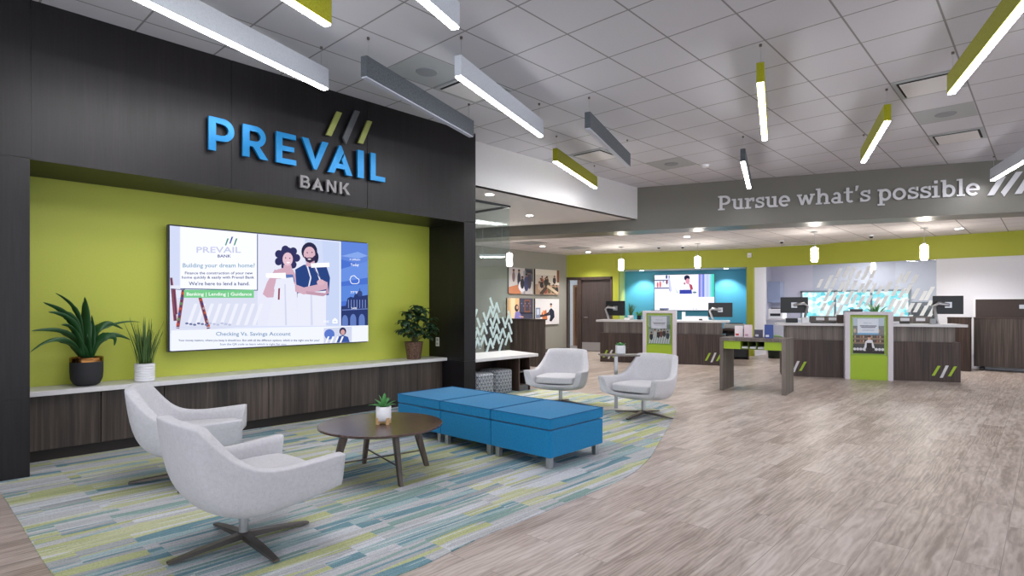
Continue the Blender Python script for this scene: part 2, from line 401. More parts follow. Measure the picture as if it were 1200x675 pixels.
# flat pictures: polygons stacked on a face that looks along -y ; u to the right 0..1, v downwards 0..1
_txt = {}
def text_geo(s):
    if s in _txt: return _txt[s]
    cu = bpy.data.curves.new('t', 'FONT'); cu.body = s; cu.size = 1.0; cu.resolution_u = 2; cu.offset = .014
    o = bpy.data.objects.new('t', cu); C.objects.link(o)
    dg = bpy.context.evaluated_depsgraph_get(); me = o.evaluated_get(dg).to_mesh()
    vs = [(v.co.x, v.co.y) for v in me.vertices]; fs = [tuple(p.vertices) for p in me.polygons]
    o.evaluated_get(dg).to_mesh_clear(); bpy.data.objects.remove(o); bpy.data.curves.remove(cu)
    _txt[s] = (vs, fs)
    return vs, fs
class Pic:
    def __init__(s, W, H, glow=None, y=0.0, map_=None):
        s.W, s.H, s.g, s.y = W, H, glow, y; s.mb = MB(); s.k = 0; s.map = map_ or (lambda u, v: (u, v))
    def m(s, c): return emit(c, s.g, 'screen_colour') if s.g else paint(c, .6, name='print_colour')
    def poly(s, pts, c):
        s.k += 1; y = s.y-.00025*s.k
        q = []
        for p in pts:
            u, v = s.map(*p); q.append((u*s.W, y, (1-v)*s.H))
        a = sum(q[i][0]*q[(i+1) % len(q)][2]-q[(i+1) % len(q)][0]*q[i][2] for i in range(len(q)))
        if a < 0: q = q[::-1]
        s.mb.add(q, [tuple(range(len(q)))], s.m(c))
    def rect(s, a, b, c, d, col): s.poly([(a, b), (c, b), (c, d), (a, d)], col)
    def ell(s, x, y, rx, ry, col, n=18, a0=0): s.poly([(x+rx*math.cos(2*PI*i/n+a0), y+ry*math.sin(2*PI*i/n+a0)) for i in range(n)], col)
    def line(s, pts, w, col):
        for (a, b), (c, d) in zip(pts[:-1], pts[1:]):
            L = math.hypot(c-a, d-b) or 1; nx, ny = -(d-b)/L*w/2, (c-a)/L*w/2
            s.poly([(a+nx, b+ny), (c+nx, d+ny), (c-nx, d-ny), (a-nx, b-ny)], col)
    def text(s, t, x0, x1, base_, h, col):             # h: cap height in picture units
        vs, fs = text_geo(t); s.k += 1; y = s.y-.00025*s.k
        mx = max(v[0] for v in vs); mn = min(v[0] for v in vs)
        out = []
        for vx, vy in vs:
            a = x0+(vx-mn)/(mx-mn)*(x1-x0); b = base_-vy/.70*h
            u, v = s.map(a, b); out.append((u*s.W, y, (1-v)*s.H))
        s.mb.add(out, fs, s.m(col))
    def build(s, name, parent): return s.mb.build(name, None, parent)

# ------------------------------------------------------------------ room shell
SX, SY, SK = 9.858, 5.844, .3797
def sof(y): return SX+(SY-y)*SK
struct('floor', MB().box(-5, -8, -.1, 24, 14, 0), M['floor'])
struct('ceiling', MB().prism([(-5, 5.95), (-5, -8), (sof(-8), -8), (sof(5.95), 5.95)], 3.57, 3.67), M['ceiling'])
struct('ceiling', MB().prism([(5.2, 5.86), (sof(5.86), 5.86), (sof(10.5), 10.5), (5.2, 10.5)], 2.96, 3.06), M['drywall'])
struct('wall_bulkhead', MB().box(5.34, 5.84, 2.96, sof(5.84), 5.94, 3.57), M['drywall'])
def sofpt(y, off): return (sof(y)+BD[0]*off, y+BD[1]*off)
p0, p1 = sofpt(10.6, 0), sofpt(-8, 0)
struct('wall_soffit', MB().prism([p0, p1, sofpt(-8, .62), sofpt(10.6, .62)], 2.745, 3.60), M['taupe'])
struct('ceiling', MB().prism([sofpt(10.6, .3), sofpt(-8, .3), (24, -8), (24, 12), (14, 12), (8, 10.9)], 2.79, 2.89), M['ceiling_back'])
struct('wall_grey', MB().box(5.2, 10.37, 0, 13.56, 10.5, 3.2), M['grey_wall'])
struct('baseboard_grey', MB().box(5.3, 10.355, 0, 13.52, 10.372, .1), paint((92, 86, 82), .5, name='baseboard'))
# dark feature wall around the screen niche
WY = 5.598
fw_ = MB()
fw_.box(-3.0, WY, 0, .743, 6.34, .589); fw_.box(-3.0, WY, .596, .743, 6.34, 2.375); fw_.box(-3.0, WY, 2.382, .743, 6.34, 3.57)
fw_.box(5.13, WY, 0, 5.335, 6.42, .565); fw_.box(5.13, WY, .572, 5.335, 6.42, 2.387); fw_.box(5.13, WY, 2.393, 5.335, 6.42, 3.57)
for a, b in ((.749, 2.196), (2.202, 3.668), (3.674, 5.13)): fw_.box(a, WY, 2.375, b, 6.34, 3.57)
struct('wall_left', fw_, M['panel'])
struct('trim_1', MB().box(.6, WY+.006, 2.38, 5.33, 6.3, 3.55).box(-3, WY+.006, .01, .735, 6.3, 3.5).box(5.14, WY+.006, .01, 5.327, 6.3, 3.5), M['black'])
struct('wall_niche', MB().box(.5, 6.311, 0, 5.2, 6.5, 2.42), M['green'])

# window behind the glass office etc.
# green wall, teller line direction
G0 = (13.55, 10.37)
def SG(px): return s_on(px, G0)
d0, d1, n0, n1, gend = SG(663.9), SG(717.8), SG(725), SG(875.5), SG(878.5)
gw = MB()
gw.box(-.15, 0, 0, d0, .15, 2.9); gw.box(d0, 0, 2.14, d1, .15, 2.9); gw.box(d1, 0, 0, n0, .15, 2.9)
gw.box(n0, 0, 2.32, n1, .15, 2.9); gw.box(n1, 0, 0, gend+.05, .15, 2.9)
struct('wall_green', gw, M['green_dk'], (G0[0], G0[1], 0), TA)
nb = MB()
nb.box(n0-.3, .9, 0, n1+.02, 1.0, 2.9, M['blue_wall'])
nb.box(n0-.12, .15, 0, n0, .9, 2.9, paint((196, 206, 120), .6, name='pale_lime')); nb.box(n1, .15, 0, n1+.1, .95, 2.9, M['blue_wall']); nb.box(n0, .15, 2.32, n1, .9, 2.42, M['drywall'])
struct('wall_blue', nb, None, (G0[0], G0[1], 0), TA)
# door with sidelight
dm0, dl0, dl1 = SG(676.7), SG(681), SG(715)
door = thing('door_1', None, None, (G0[0], G0[1], 0), TA); door['kind'] = 'structure'
MB().box(d0, -.02, 0, d0+.06, .16, 2.14).box(d1-.06, -.02, 0, d1, .16, 2.14).box(d0, -.02, 2.06, d1, .16, 2.14).box(dm0, -.02, 0, dl0, .16, 2.1).build('door_frame', M['wood_dk'], door)
MB().box(dl0, .05, .01, dl1, .10, 2.06).build('door_leaf', M['wood_door'], door)
MB().box(dl0+.02, .03, .02, dl1-.02, .05, .26).build('kick_plate', M['steel'], door)
leafd = [c for c in door.children if c.name == 'door_leaf'][0]
MB().tube([(dl0+.08, .05, .98), (dl0+.08, -.01, .98), (dl0+.2, -.015, .98)], .012).lathe([(.03, 0), (.03, .012)], 16, (dl0+.08, .035, .97)).build('door_handle', M['chrome'], leafd)
MB().box(d0+.06, .07, .06, dm0, .08, 2.06).build('door_glass', M['glass'], door)
bk = thing('door_2', None, None, (G0[0], G0[1], 0), TA); bk['kind'] = 'structure'
MB().box(d0-1.2, 2.3, 0, d1, 2.4, 2.75).build('hall_wall', M['white_wall'], bk)
hx = s_on(671.5, (G0[0]+BD[0]*2.22, G0[1]+BD[1]*2.22))
MB().box(hx, 2.22, 0, hx+.07, 2.3, 2.0).box(hx+.07, 2.22, 1.93, hx+1.0, 2.3, 2.0).build('hall_door_frame', paint((150, 96, 52), .5, name='oak'), bk)
MB().box(hx+.071, 2.25, 0, hx+1.0, 2.29, 1.929).build('hall_door_leaf', paint((110, 66, 38), .5, name='oak_dark'), bk)
# right part of the green wall
KX = 15.3
jy = 5.655; gy0, gy1 = 4.25, 1.80
rw = MB()
rw.box(KX, jy, 0, KX+.1, 5.83, 2.9); rw.box(KX, -6, 2.30, KX+.12, jy, 2.9)
struct('wall_green', rw, M['green_dk'])
struct('trim_2', MB().box(KX+.1, jy, 0, 16.2, 5.80, 2.8), M['white_wall'])
struct('wall_right', MB().box(KX+.03, -6, 0, KX+.14, gy1, 2.30), M['white_wall'])
br_ = MB()
br_.box(16.1, 6.8, 0, 20.1, 6.9, 2.8); br_.box(16.26, 5.7, 0, 16.36, 6.9, 2.8)
br_.box(20.0, -6, 0, 20.1, 2.95, 2.8); br_.box(20, 5.89, 0, 20.1, 6.9, 2.8); br_.box(20, 2.95, 1.79, 20.1, 5.89, 2.8); br_.box(20, 2.95, 0, 20.1, 5.89, .8)
struct('wall_far', br_, paint((196, 196, 212), .7, name='lavender_wall'))
w1 = thing('window_1', None, None); w1['kind'] = 'structure'
wf = MB()
for yy in (2.95, 3.9, 4.87, 5.84): wf.box(19.96, yy, .8, 20.04, yy+.05, 1.79)
wf.box(19.96, 2.95, 1.74, 20.04, 5.89, 1.79); wf.box(19.96, 2.95, .8, 20.04, 5.89, .85)
wf.build('window_frame', paint((110, 124, 132), .5, name='window_frame'), w1)
def film():
    m = bpy.data.materials.new('daylit_film'); m.use_nodes = True; nt = m.node_tree; nt.nodes.clear()
    o = nt.nodes.new('ShaderNodeOutputMaterial'); e = nt.nodes.new('ShaderNodeEmission')
    vo = N(nt, 'ShaderNodeTexVoronoi', i_Scale=9.0); nt.links.new(coords(nt), vo.inputs['Vector'])
    nz = N(nt, 'ShaderNodeTexNoise', i_Scale=1.3, i_Detail=3.0); nt.links.new(coords(nt), nz.inputs['Vector'])
    sc_ = nt.nodes.new('ShaderNodeSeparateColor'); nt.links.new(vo.outputs['Color'], sc_.inputs[0])
    f = math_n(nt, 'ADD', math_n(nt, 'MULTIPLY', sc_.outputs[0], .4), math_n(nt, 'MULTIPLY', nz.outputs[0], .7))
    nt.links.new(ramp(nt, f, [(.25, (60, 170, 190)), (.42, (120, 208, 218)), (.55, (190, 226, 240)), (.72, (238, 246, 252))]), e.inputs[0])
    e.inputs[1].default_value = 1.35
    nt.links.new(e.outputs[0], o.inputs[0]); return m
MB().box(20.02, 2.97, .82, 20.03, 5.86, 1.77).build('pane', film(), w1)
struct('trim_3', MB().box(19.97, 1.9, .5, 20.0, 2.93, 1.42), paint((84, 88, 96), .6, name='slate_paint'))
# glass partition with slanted bars
gp = thing('window_2', None, None); gp['kind'] = 'structure'
MB().box(KX+.06, gy1, 0, KX+.072, gy0, 2.30).build('pane', M['glass'], gp)
bars = MB()
def parallelogram_x(mb, x, y_c, z_c, w, h, sl=.45, t=.002, cut=0):
    # y decreases to the right of the picture
    yb, yt = y_c+sl*h/2, y_c-sl*h/2
    q = [(x, yb+w/2, z_c-h/2), (x, yb-w/2, z_c-h/2+(.0 if cut == 0 else .05)), (x, yt-w/2, z_c+h/2), (x, yt+w/2, z_c+h/2-(.0 if cut == 0 else .0))]
    mb.add(q, [(0, 1, 2, 3)])
def bar_px(x, px, y0, y1):       # a slanted bar on the glass between picture rows
    q = ray(px); t = x/q[0]; yy = t*q[1]; T = t
    z0 = HH+(HY-y1)/F*T; z1 = HH+(HY-y0)/F*T
    parallelogram_x(bars, x, yy, (z0+z1)/2, .075, z1-z0)
rb = random.Random(3)
rowsb = [(961, 327, 337), (971, 322.5, 338), (983, 314.5, 325), (992, 312, 325.5), (999, 313.5, 324), (1006, 317, 327), (1015, 311.5, 328), (1023, 316, 326),
         (977, 326, 337), (986.5, 329, 341), (993, 325, 342), (1001, 329, 339.5), (1009, 332, 343), (1016, 328, 343), (1023.5, 332, 343), (1031, 335, 345), (1041, 330, 342), (1054.5, 321, 332.5),
         (970, 338, 353), (978, 342, 352), (985, 345, 355), (995, 341, 357), (1049, 335, 347), (1057, 338, 349), (965, 355, 364), (973, 354, 371), (983, 357, 372), (1001, 345, 356), (1009, 347, 360), (1018, 346, 358), (1027, 348, 362), (1036, 346, 360), (1045, 350, 363),
         (1051, 352, 368), (1062, 318, 331), (1072, 322, 332), (1065, 333, 344), (1073, 338, 350), (1082, 341, 352), (1089, 336, 352), (1060, 350, 362), (1067, 355, 366), (1075, 355, 366), (1083, 358, 370), (1092, 360, 372), (1055, 366, 378), (1065, 369, 380), (1090, 352, 358)]
for a in rowsb: bar_px(KX+.058, *a)
bars.build('frosted_bars', M['frost_w'], gp)
# glass office beside the feature wall
go = thing('window_3', None, None); go['kind'] = 'structure'
GY = 6.62
MB().box(5.34, GY, .56, 7.09, GY+.012, 2.95).build('front_pane', M['glass'], go)
MB().box(7.085, GY+.014, 0.0, 7.097, 10.36, 2.95).build('side_pane', M['glass'], go)
MB().box(5.34, GY-.012, 2.925, 7.10, GY+.024, 2.96).box(7.075, GY, 2.925, 7.107, 10.36, 2.96).build('top_channel', paint((70, 74, 78), .4, name='channel'), go)
fb = MB()
def strip(x, z, L, a, w=.045):
    dx, dz = math.cos(a)*L/2, math.sin(a)*L/2; nx, nz = -math.sin(a)*w/2, math.cos(a)*w/2
    q = [(x-dx-nx, z-dz-nz), (x+dx-nx, z+dz-nz), (x+dx+nx, z+dz+nz), (x-dx+nx, z-dz+nz)]
    fb.add([(u, GY-.001-.0002*(len(fb.f) % 7), w_) for u, w_ in q], [(0, 1, 2, 3)])
rf = random.Random(11)
for gx in range(6):
    xc = 6.34+gx*.145; top = 1.30-.5*abs(xc-6.62)+rf.uniform(-.04, .04)
    for gz in range(5):
        z = .66+gz*.165+(.07 if gx % 2 else 0)
        if z > top: continue
        for sgn in (1, -1):
            if rf.random() < .9: strip(xc+.036*sgn, z+rf.uniform(-.015, .015)+(.03 if sgn > 0 else 0), rf.uniform(.17, .23), math.radians(90+sgn*24), .046)
fb.build('frosted_lattice', M['frost'], go)
struct('wall_office', MB().box(5.2, 6.45, 0, 5.34, 10.4, 2.96), paint((150, 156, 160), .6, name='office_paint'))
# lower half wall panel beyond the glass
tag(MB().box(9.42, 7.83, 0, 9.5, 9.6, 1.0).box(9.40, 7.81, 1.0, 9.52, 9.62, 1.02).build('privacy_panel', M['wood']), 'low dark wood partition standing behind the white waiting bench', 'partition')

def fill_panel(x, y, z, rz, label, L=1.2, W_=.3, e=10.0):  # glowing panel added as fill light, not a known fixture of the place
    t = thing('added_fill_light', label, 'ceiling light', (x, y, z), rz, 'added ceiling fill panels')
    MB().box(-L/2-.02, -W_/2-.02, -.012, L/2+.02, W_/2+.02, -.0005).build('frame', M['white'], t)
    MB().box(-L/2, -W_/2, -.014, L/2, W_/2, -.0125).build('diffuser', emit((255, 253, 250), e, 'fill_glow'), t)
for (x, y, lb) in ((6.2, 8.2, 'added fill light panel inside the glass office, nearer one'), (6.2, 9.6, 'added fill light panel inside the glass office, farther one')): fill_panel(x, y, 2.96, 0, lb, e=16.0)  # added to brighten the dark office behind the glass
for (x, y, lb) in ((17.6, 4.9, 'added fill light panel in the ceiling of the white back room, left one'), (17.6, 2.4, 'added fill light panel in the ceiling of the white back room, middle one'), (18.8, 4.0, 'added fill light panel in the ceiling of the white back room by the window')): fill_panel(x, y, 2.79, 0, lb, 1.2, .6, 17.0)  # unseen panels added to lift the light in the back room
# ------------------------------------------------------------------ carpet
rug_pts = [(.545, 5.59), (.545, 4.5), (.545, 3.5), (.60, 3.05), (.82, 2.66), (1.2, 2.38), (1.68, 2.262), (2.226, 2.30), (2.7, 2.30), (3.3, 2.30), (3.82, 2.33), (4.36, 2.47), (4.98, 2.71), (5.9, 3.07), (6.6, 3.37), (6.9, 3.62), (7.03, 4.0), (7.03, 4.6), (6.98, 5.3), (6.84, 5.87)]
def smooth(pts, n=6):
    out = []
    for i in range(len(pts)-1):
        p0, p1, p2, p3 = pts[max(i-1, 0)], pts[i], pts[i+1], pts[min(i+2, len(pts)-1)]
        for k in range(n):
            t = k/n
            out.append(tuple(.5*((2*p1[j])+(-p0[j]+p2[j])*t+(2*p0[j]-5*p1[j]+4*p2[j]-p3[j])*t*t+(-p0[j]+3*p1[j]-3*p2[j]+p3[j])*t**3) for j in range(len(p1))))
    out.append(pts[-1]); return out
tag(MB().prism(smooth(rug_pts)+[(6.49, 5.87), (6.49, 6.44), (5.345, 6.44), (5.345, 5.59), (5.12, 5.59), (5.12, 6.08), (.753, 6.08), (.753, 5.59)], .0005, .006).build('carpet', M['carpet']), 'curved striped carpet in lime, teal and grey under the lounge seating', 'carpet')

# ------------------------------------------------------------------ credenza and ledge in the niche
cab = thing('credenza', 'long dark wood cabinet base below the big screen', 'cabinet', (0, 0, 0))
MB().box(.752, 6.03, .105, 5.12, 6.30, .552).build('body', M['wood_dk'], cab)
MB().box(.752, 6.09, .0005, 5.12, 6.30, .10).build('toe_kick', M['toe'], cab)
sx = [.755, 1.275, 1.763, 2.742, 3.714, 4.70, 5.115]
for a, b in zip(sx[:-1], sx[1:]): MB().box(a+.003, 6.011, .107, b-.003, 6.028, .55).build('door', M['wood'], cab, bevel=.002, seg=1)
tag(MB().box(.75, 5.925, .556, 5.125, 6.305, .597).build('ledge', M['quartz'], bevel=.004), 'long white stone ledge running under the big screen', 'ledge')

# ------------------------------------------------------------------ big screen
TX0, TX1, TZ0, TZ1, TY = 1.853, 4.066, .838, 2.066, 6.22
def crop_map(cx, cy):
    px, py = 180+cx/3.97, 250+cy/3.97
    q = ray(px); t = TY/q[1]; x = t*q[0]; z = HH+(HY-py)/F*t
    return (x-TX0)/(TX1-TX0), 1-(z-TZ0)/(TZ1-TZ0)
def clampmap(cx, cy):
    u, v = crop_map(cx, cy)
    return min(max(u, .006), .994), min(max(v, .011), .989)
tv = thing('wall_screen', 'large flat screen with bank advert on the lime niche wall', 'television', (TX0, TY, TZ0))
MB().box(0, .002, 0, TX1-TX0, .06, TZ1-TZ0).build('bezel', paint((44, 48, 70), .3, name='bezel'), tv, bevel=.004, seg=1)
MB().box(.5, .06, .3, 1.7, .088, .9).build('wall_mount', M['black'], tv)
S = Pic(TX1-TX0, TZ1-TZ0, 1.0, .001, clampmap)
R_ = S.rect
R_(40, 30, 1000, 700, (222, 228, 248))
S.poly([(40, 400), (480, 330), (480, 520), (40, 560)], (214, 218, 236))
S.poly([(75, 60), (118, 62), (118, 335), (75, 335)], (206, 214, 240))
S.poly([(482, 98), (700, 120), (700, 522), (482, 525)], (226, 228, 244)); S.poly([(700, 120), (860, 135), (860, 522), (700, 522)], (204, 214, 240))
S.poly([(780, 130), (860, 135), (860, 522), (800, 522)], (196, 208, 238))
for i in range(9):
    x = 150+i*38; S.poly([(x, 520), (x+16, 520), (x+52, 420), (x+36, 420)], (232, 234, 246))
# ladder
for (a, b) in (((135, 352), (108, 535)), ((212, 392), (252, 536)), ((76, 300), (97, 500)), ((90, 350), (100, 470))):
    S.line([a, b], 16, (150, 84, 90)); S.line([a, b], 7, (92, 60, 92))
for i in range(7):
    S.ell(131-i*4, 372+i*24, 6, 7, [(196, 80, 60), (70, 90, 150), (96, 140, 90)][i % 3]); S.ell(216+i*6, 402+i*20, 5, 6, [(190, 90, 60), (60, 70, 130), (180, 150, 150)][i % 3])
S.line([(76, 342), (134, 348)], 14, (226, 228, 240)); S.line([(76, 352), (134, 356)], 3, (96, 92, 130))
for i in range(12): S.ell(150+i*18, 512+(i % 3)*3, 8, 5, (110, 118, 160) if i < 6 else (186, 192, 220))
# card
S.poly([(119, 63), (476, 97), (476, 357), (119, 350)], (244, 246, 255))
S.line([(477, 97), (477, 358)], 4, (70, 84, 130)); S.line([(119, 351), (478, 358)], 4, (70, 84, 130))
for x, c in ((326, (62, 140, 120)), (346, (40, 66, 160)), (366, (62, 140, 120))):
    yy = 122 if x != 346 else 114
    S.poly([(x, yy+28), (x+6, yy+28), (x+18, yy-4), (x+11, yy-4)], c)
def wtext(t, x0, x1, b, h, col): S.text(t, x0, x1, b, h, col)
S.text('PREVAIL', 194, 400, 184, 27, (196, 200, 226)); S.text('BANK', 292, 354, 206, 13, (40, 60, 130))
S.text('Building your dream home?', 130, 465, 252, 19, (134, 168, 190))
S.text('Finance the construction of your new', 140, 455, 284, 12, (52, 66, 120))
S.text('home quickly & easily with Prevail Bank', 126, 462, 304, 12, (52, 66, 120))
S.text("We're here to lend a hand.", 158, 440, 335, 16, (46, 60, 120))
S.poly([(135, 356), (460, 356), (460, 393), (135, 393)], (120, 200, 140)); S.text('Banking | Lending | Guidance', 148, 450, 383, 15, (246, 252, 248))
# woman
sk, hr, ap = (206, 168, 186), (52, 52, 96), (228, 230, 244)
for a in range(14): S.ell(614+44*math.cos(a*.9), 208+40*math.sin(a*.9), 17, 18, hr)
S.ell(614, 205, 42, 46, hr)
S.poly([(566, 262), (600, 254), (640, 262), (660, 300), (655, 330), (560, 330), (552, 292)], sk)
S.poly([(556, 262), (575, 268), (552, 350), (560, 366), (590, 372), (588, 390), (520, 392), (500, 376), (520, 322)], sk)
S.poly([(598, 240), (632, 240), (640, 275), (592, 275)], sk); S.ell(616, 214, 24, 31, (226, 190, 204)); S.ell(606, 208, 3, 2.5, (60, 40, 70)); S.ell(626, 210, 3, 2.5, (60, 40, 70)); S.ell(618, 230, 8, 3.5, (250, 240, 245))
S.poly([(580, 285), (640, 285), (650, 320), (575, 320)], (96, 120, 180))
S.poly([(562, 306), (640, 298), (652, 360), (662, 522), (520, 522), (548, 400)], ap); S.poly([(600, 330), (606, 330), (612, 520), (604, 520)], (206, 210, 232)); S.poly([(572, 350), (580, 348), (578, 402), (570, 402)], (140, 60, 80))
S.poly([(514, 280), (606, 277), (608, 304), (515, 300)], (250, 250, 255))
# man
S.ell(716, 178, 37, 42, (44, 44, 74)); S.ell(745, 205, 14, 28, (44, 44, 74))
S.poly([(650, 262), (690, 240), (750, 240), (796, 250), (812, 300), (806, 380), (660, 392), (655, 330)], (44, 68, 128))
S.poly([(704, 215), (738, 215), (745, 250), (700, 248)], sk); S.ell(716, 190, 27, 34, (214, 176, 190)); S.poly([(692, 200), (704, 208), (716, 206), (730, 207), (742, 196), (738, 222), (718, 232), (700, 224)], (58, 48, 76)); S.ell(716, 214, 8, 3, (240, 226, 236)); S.ell(706, 184, 3.4, 2.5, (40, 30, 60)); S.ell(728, 183, 3.4, 2.5, (40, 30, 60))
S.line([(706, 246), (722, 300), (706, 372)], 6, ap); S.line([(742, 246), (765, 310)], 6, ap)
S.poly([(660, 372), (794, 360), (792, 522), (662, 522)], ap); S.poly([(720, 380), (728, 380), (732, 520), (722, 520)], (208, 212, 234))
S.poly([(648, 330), (690, 345), (760, 330), (775, 310), (800, 322), (798, 352), (690, 378), (650, 364)], sk); S.poly([(700, 362), (790, 372), (800, 330), (806, 372), (780, 386), (700, 376)], (190, 150, 170)); S.ell(768, 322, 18, 14, (214, 176, 190))
S.poly([(722, 234), (808, 230), (809, 250), (724, 254)], (252, 252, 255)); S.line([(735, 256), (766, 300)], 4, (90, 96, 140))
S.text('FDIC', 782, 808, 508, 10, (250, 250, 255)); S.poly([(822, 496), (834, 486), (846, 496), (846, 512), (822, 512)], (250, 250, 255)); S.poly([(828, 500), (840, 500), (840, 506), (828, 506)], (204, 214, 240))
# weather panel
S.poly([(862, 132), (1000, 142), (1000, 523), (862, 522)], (74, 112, 204)); S.poly([(862, 132), (1000, 142), (1000, 250), (862, 215)], (96, 132, 214)); S.poly([(862, 260), (1000, 225), (1000, 300), (862, 320)], (104, 142, 222)); S.poly([(862, 200), (940, 180), (1000, 200), (940, 212)], (132, 164, 230)); S.poly([(862, 340), (1000, 330), (1000, 400), (862, 410)], (92, 134, 216))
S.poly([(862, 432), (884, 430), (892, 396), (906, 388), (920, 392), (926, 376), (950, 372), (962, 384), (1000, 380), (1000, 523), (862, 522)], (44, 58, 110))
for x, y in ((880, 505), (918, 500), (958, 500)): S.ell(x, y-6, 14, 26, (98, 124, 188)); S.rect(x-14, y-6, x+14, 523, (98, 124, 188))
for i in range(7): S.line([(896+i*13, 402), (896+i*13, 440)], 3, (132, 152, 208))
S.line([(866, 450), (985, 444)], 4, (110, 130, 190)); S.ell(948, 374, 12, 14, (56, 72, 126)); S.line([(948, 350), (948, 372)], 3, (56, 72, 126))
S.text('7:30am', 900, 950, 220, 8, (236, 240, 255)); S.text('Today', 905, 944, 246, 12, (240, 244, 255))
cl = [(906, 322), (902, 308), (908, 294), (922, 290), (934, 302), (944, 308), (944, 322), (934, 328), (912, 328), (906, 322)]
S.line(cl, 3, (246, 248, 255)); S.text('77°F', 904, 938, 374, 11, (236, 240, 255)); S.text('54%', 908, 934, 446, 9, (236, 240, 255))
# bottom banner
S.poly([(40, 545), (1000, 520), (1000, 660), (40, 700)], (236, 240, 252)); S.line([(70, 530), (862, 524)], 3, (206, 212, 236))
S.text('Checking Vs. Savings Account', 280, 626, 568, 17, (120, 150, 180))
S.text('Your money matters, where you keep it should too. But with all the different options, which is the right one for you?', 106, 760, 594, 9, (60, 74, 120))
S.text('Scan the QR code to learn which is right for you.', 298, 608, 612, 9, (120, 134, 170))
S.poly([(780, 534), (910, 527), (910, 598), (780, 604)], (206, 212, 232)); S.ell(806, 562, 24, 24, (90, 120, 200)); S.ell(868, 548, 16, 18, (54, 50, 84)); S.ell(868, 552, 10, 12, (206, 160, 160)); S.poly([(836, 600), (846, 572), (868, 566), (892, 574), (900, 598)], (58, 84, 156))
for i in range(4): S.poly([(786+i*22, 602), (794+i*22, 602), (806+i*22, 572), (798+i*22, 572)], (244, 246, 255))
S.build('screen', tv)
tv.location = (TX0, TY-.02, TZ0)

# ------------------------------------------------------------------ letter shapes
def ringpts(cx, cy, rx, ry, a0, a1, w, n=16):
    A = [math.radians(a0+(a1-a0)*i/n) for i in range(n+1)]
    return [((cx+rx*math.cos(a), cy+ry*math.sin(a)), (cx+(rx-w)*math.cos(a), cy+(ry-w)*math.sin(a))) for a in A]
class Glyph:
    def __init__(s): s.mb = MB(); s.k = 0
    def poly(s, pts, d=.02): s.k += 1; s.mb.prism_y(pts, -d-.0004*s.k, 0); return s
    def bx(s, a, b, c, d): return s.poly([(a, b), (c, b), (c, d), (a, d)], s.d)
    def ring(s, cx, cy, rx, ry, a0, a1, w, n=16):
        q = ringpts(cx, cy, rx, ry, a0, a1, w, n)
        vs = []; fs = []
        s.k += 1; dd = s.d+.0004*s.k
        for (o, i) in q: vs += [(o[0], -dd, o[1]), (i[0], -dd, i[1]), (o[0], 0, o[1]), (i[0], 0, i[1])]
        for k in range(len(q)-1):
            a, b = 4*k, 4*k+4
            fs += [(a, a+1, b+1, b), (a, b, b+2, a+2), (a+1, a+3, b+3, b+1)]
        fs += [(0, 1, 3, 2), (4*len(q)-4, 4*len(q)-2, 4*len(q)-1, 4*len(q)-3)]
        s.mb.add(vs, fs); return s
    def stroke(s, pts, w):
        pts = smooth(pts, 5)
        L = []
        for i, p in enumerate(pts):
            a, b = pts[max(i-1, 0)], pts[min(i+1, len(pts)-1)]
            l = math.hypot(b[0]-a[0], b[1]-a[1]) or 1; nx, ny = -(b[1]-a[1])/l*w/2, (b[0]-a[0])/l*w/2
            L.append(((p[0]+nx, p[1]+ny), (p[0]-nx, p[1]-ny)))
        for (a, b), (c, d) in zip(L[:-1], L[1:]): s.poly([a, c, d, b], s.d)
        return s
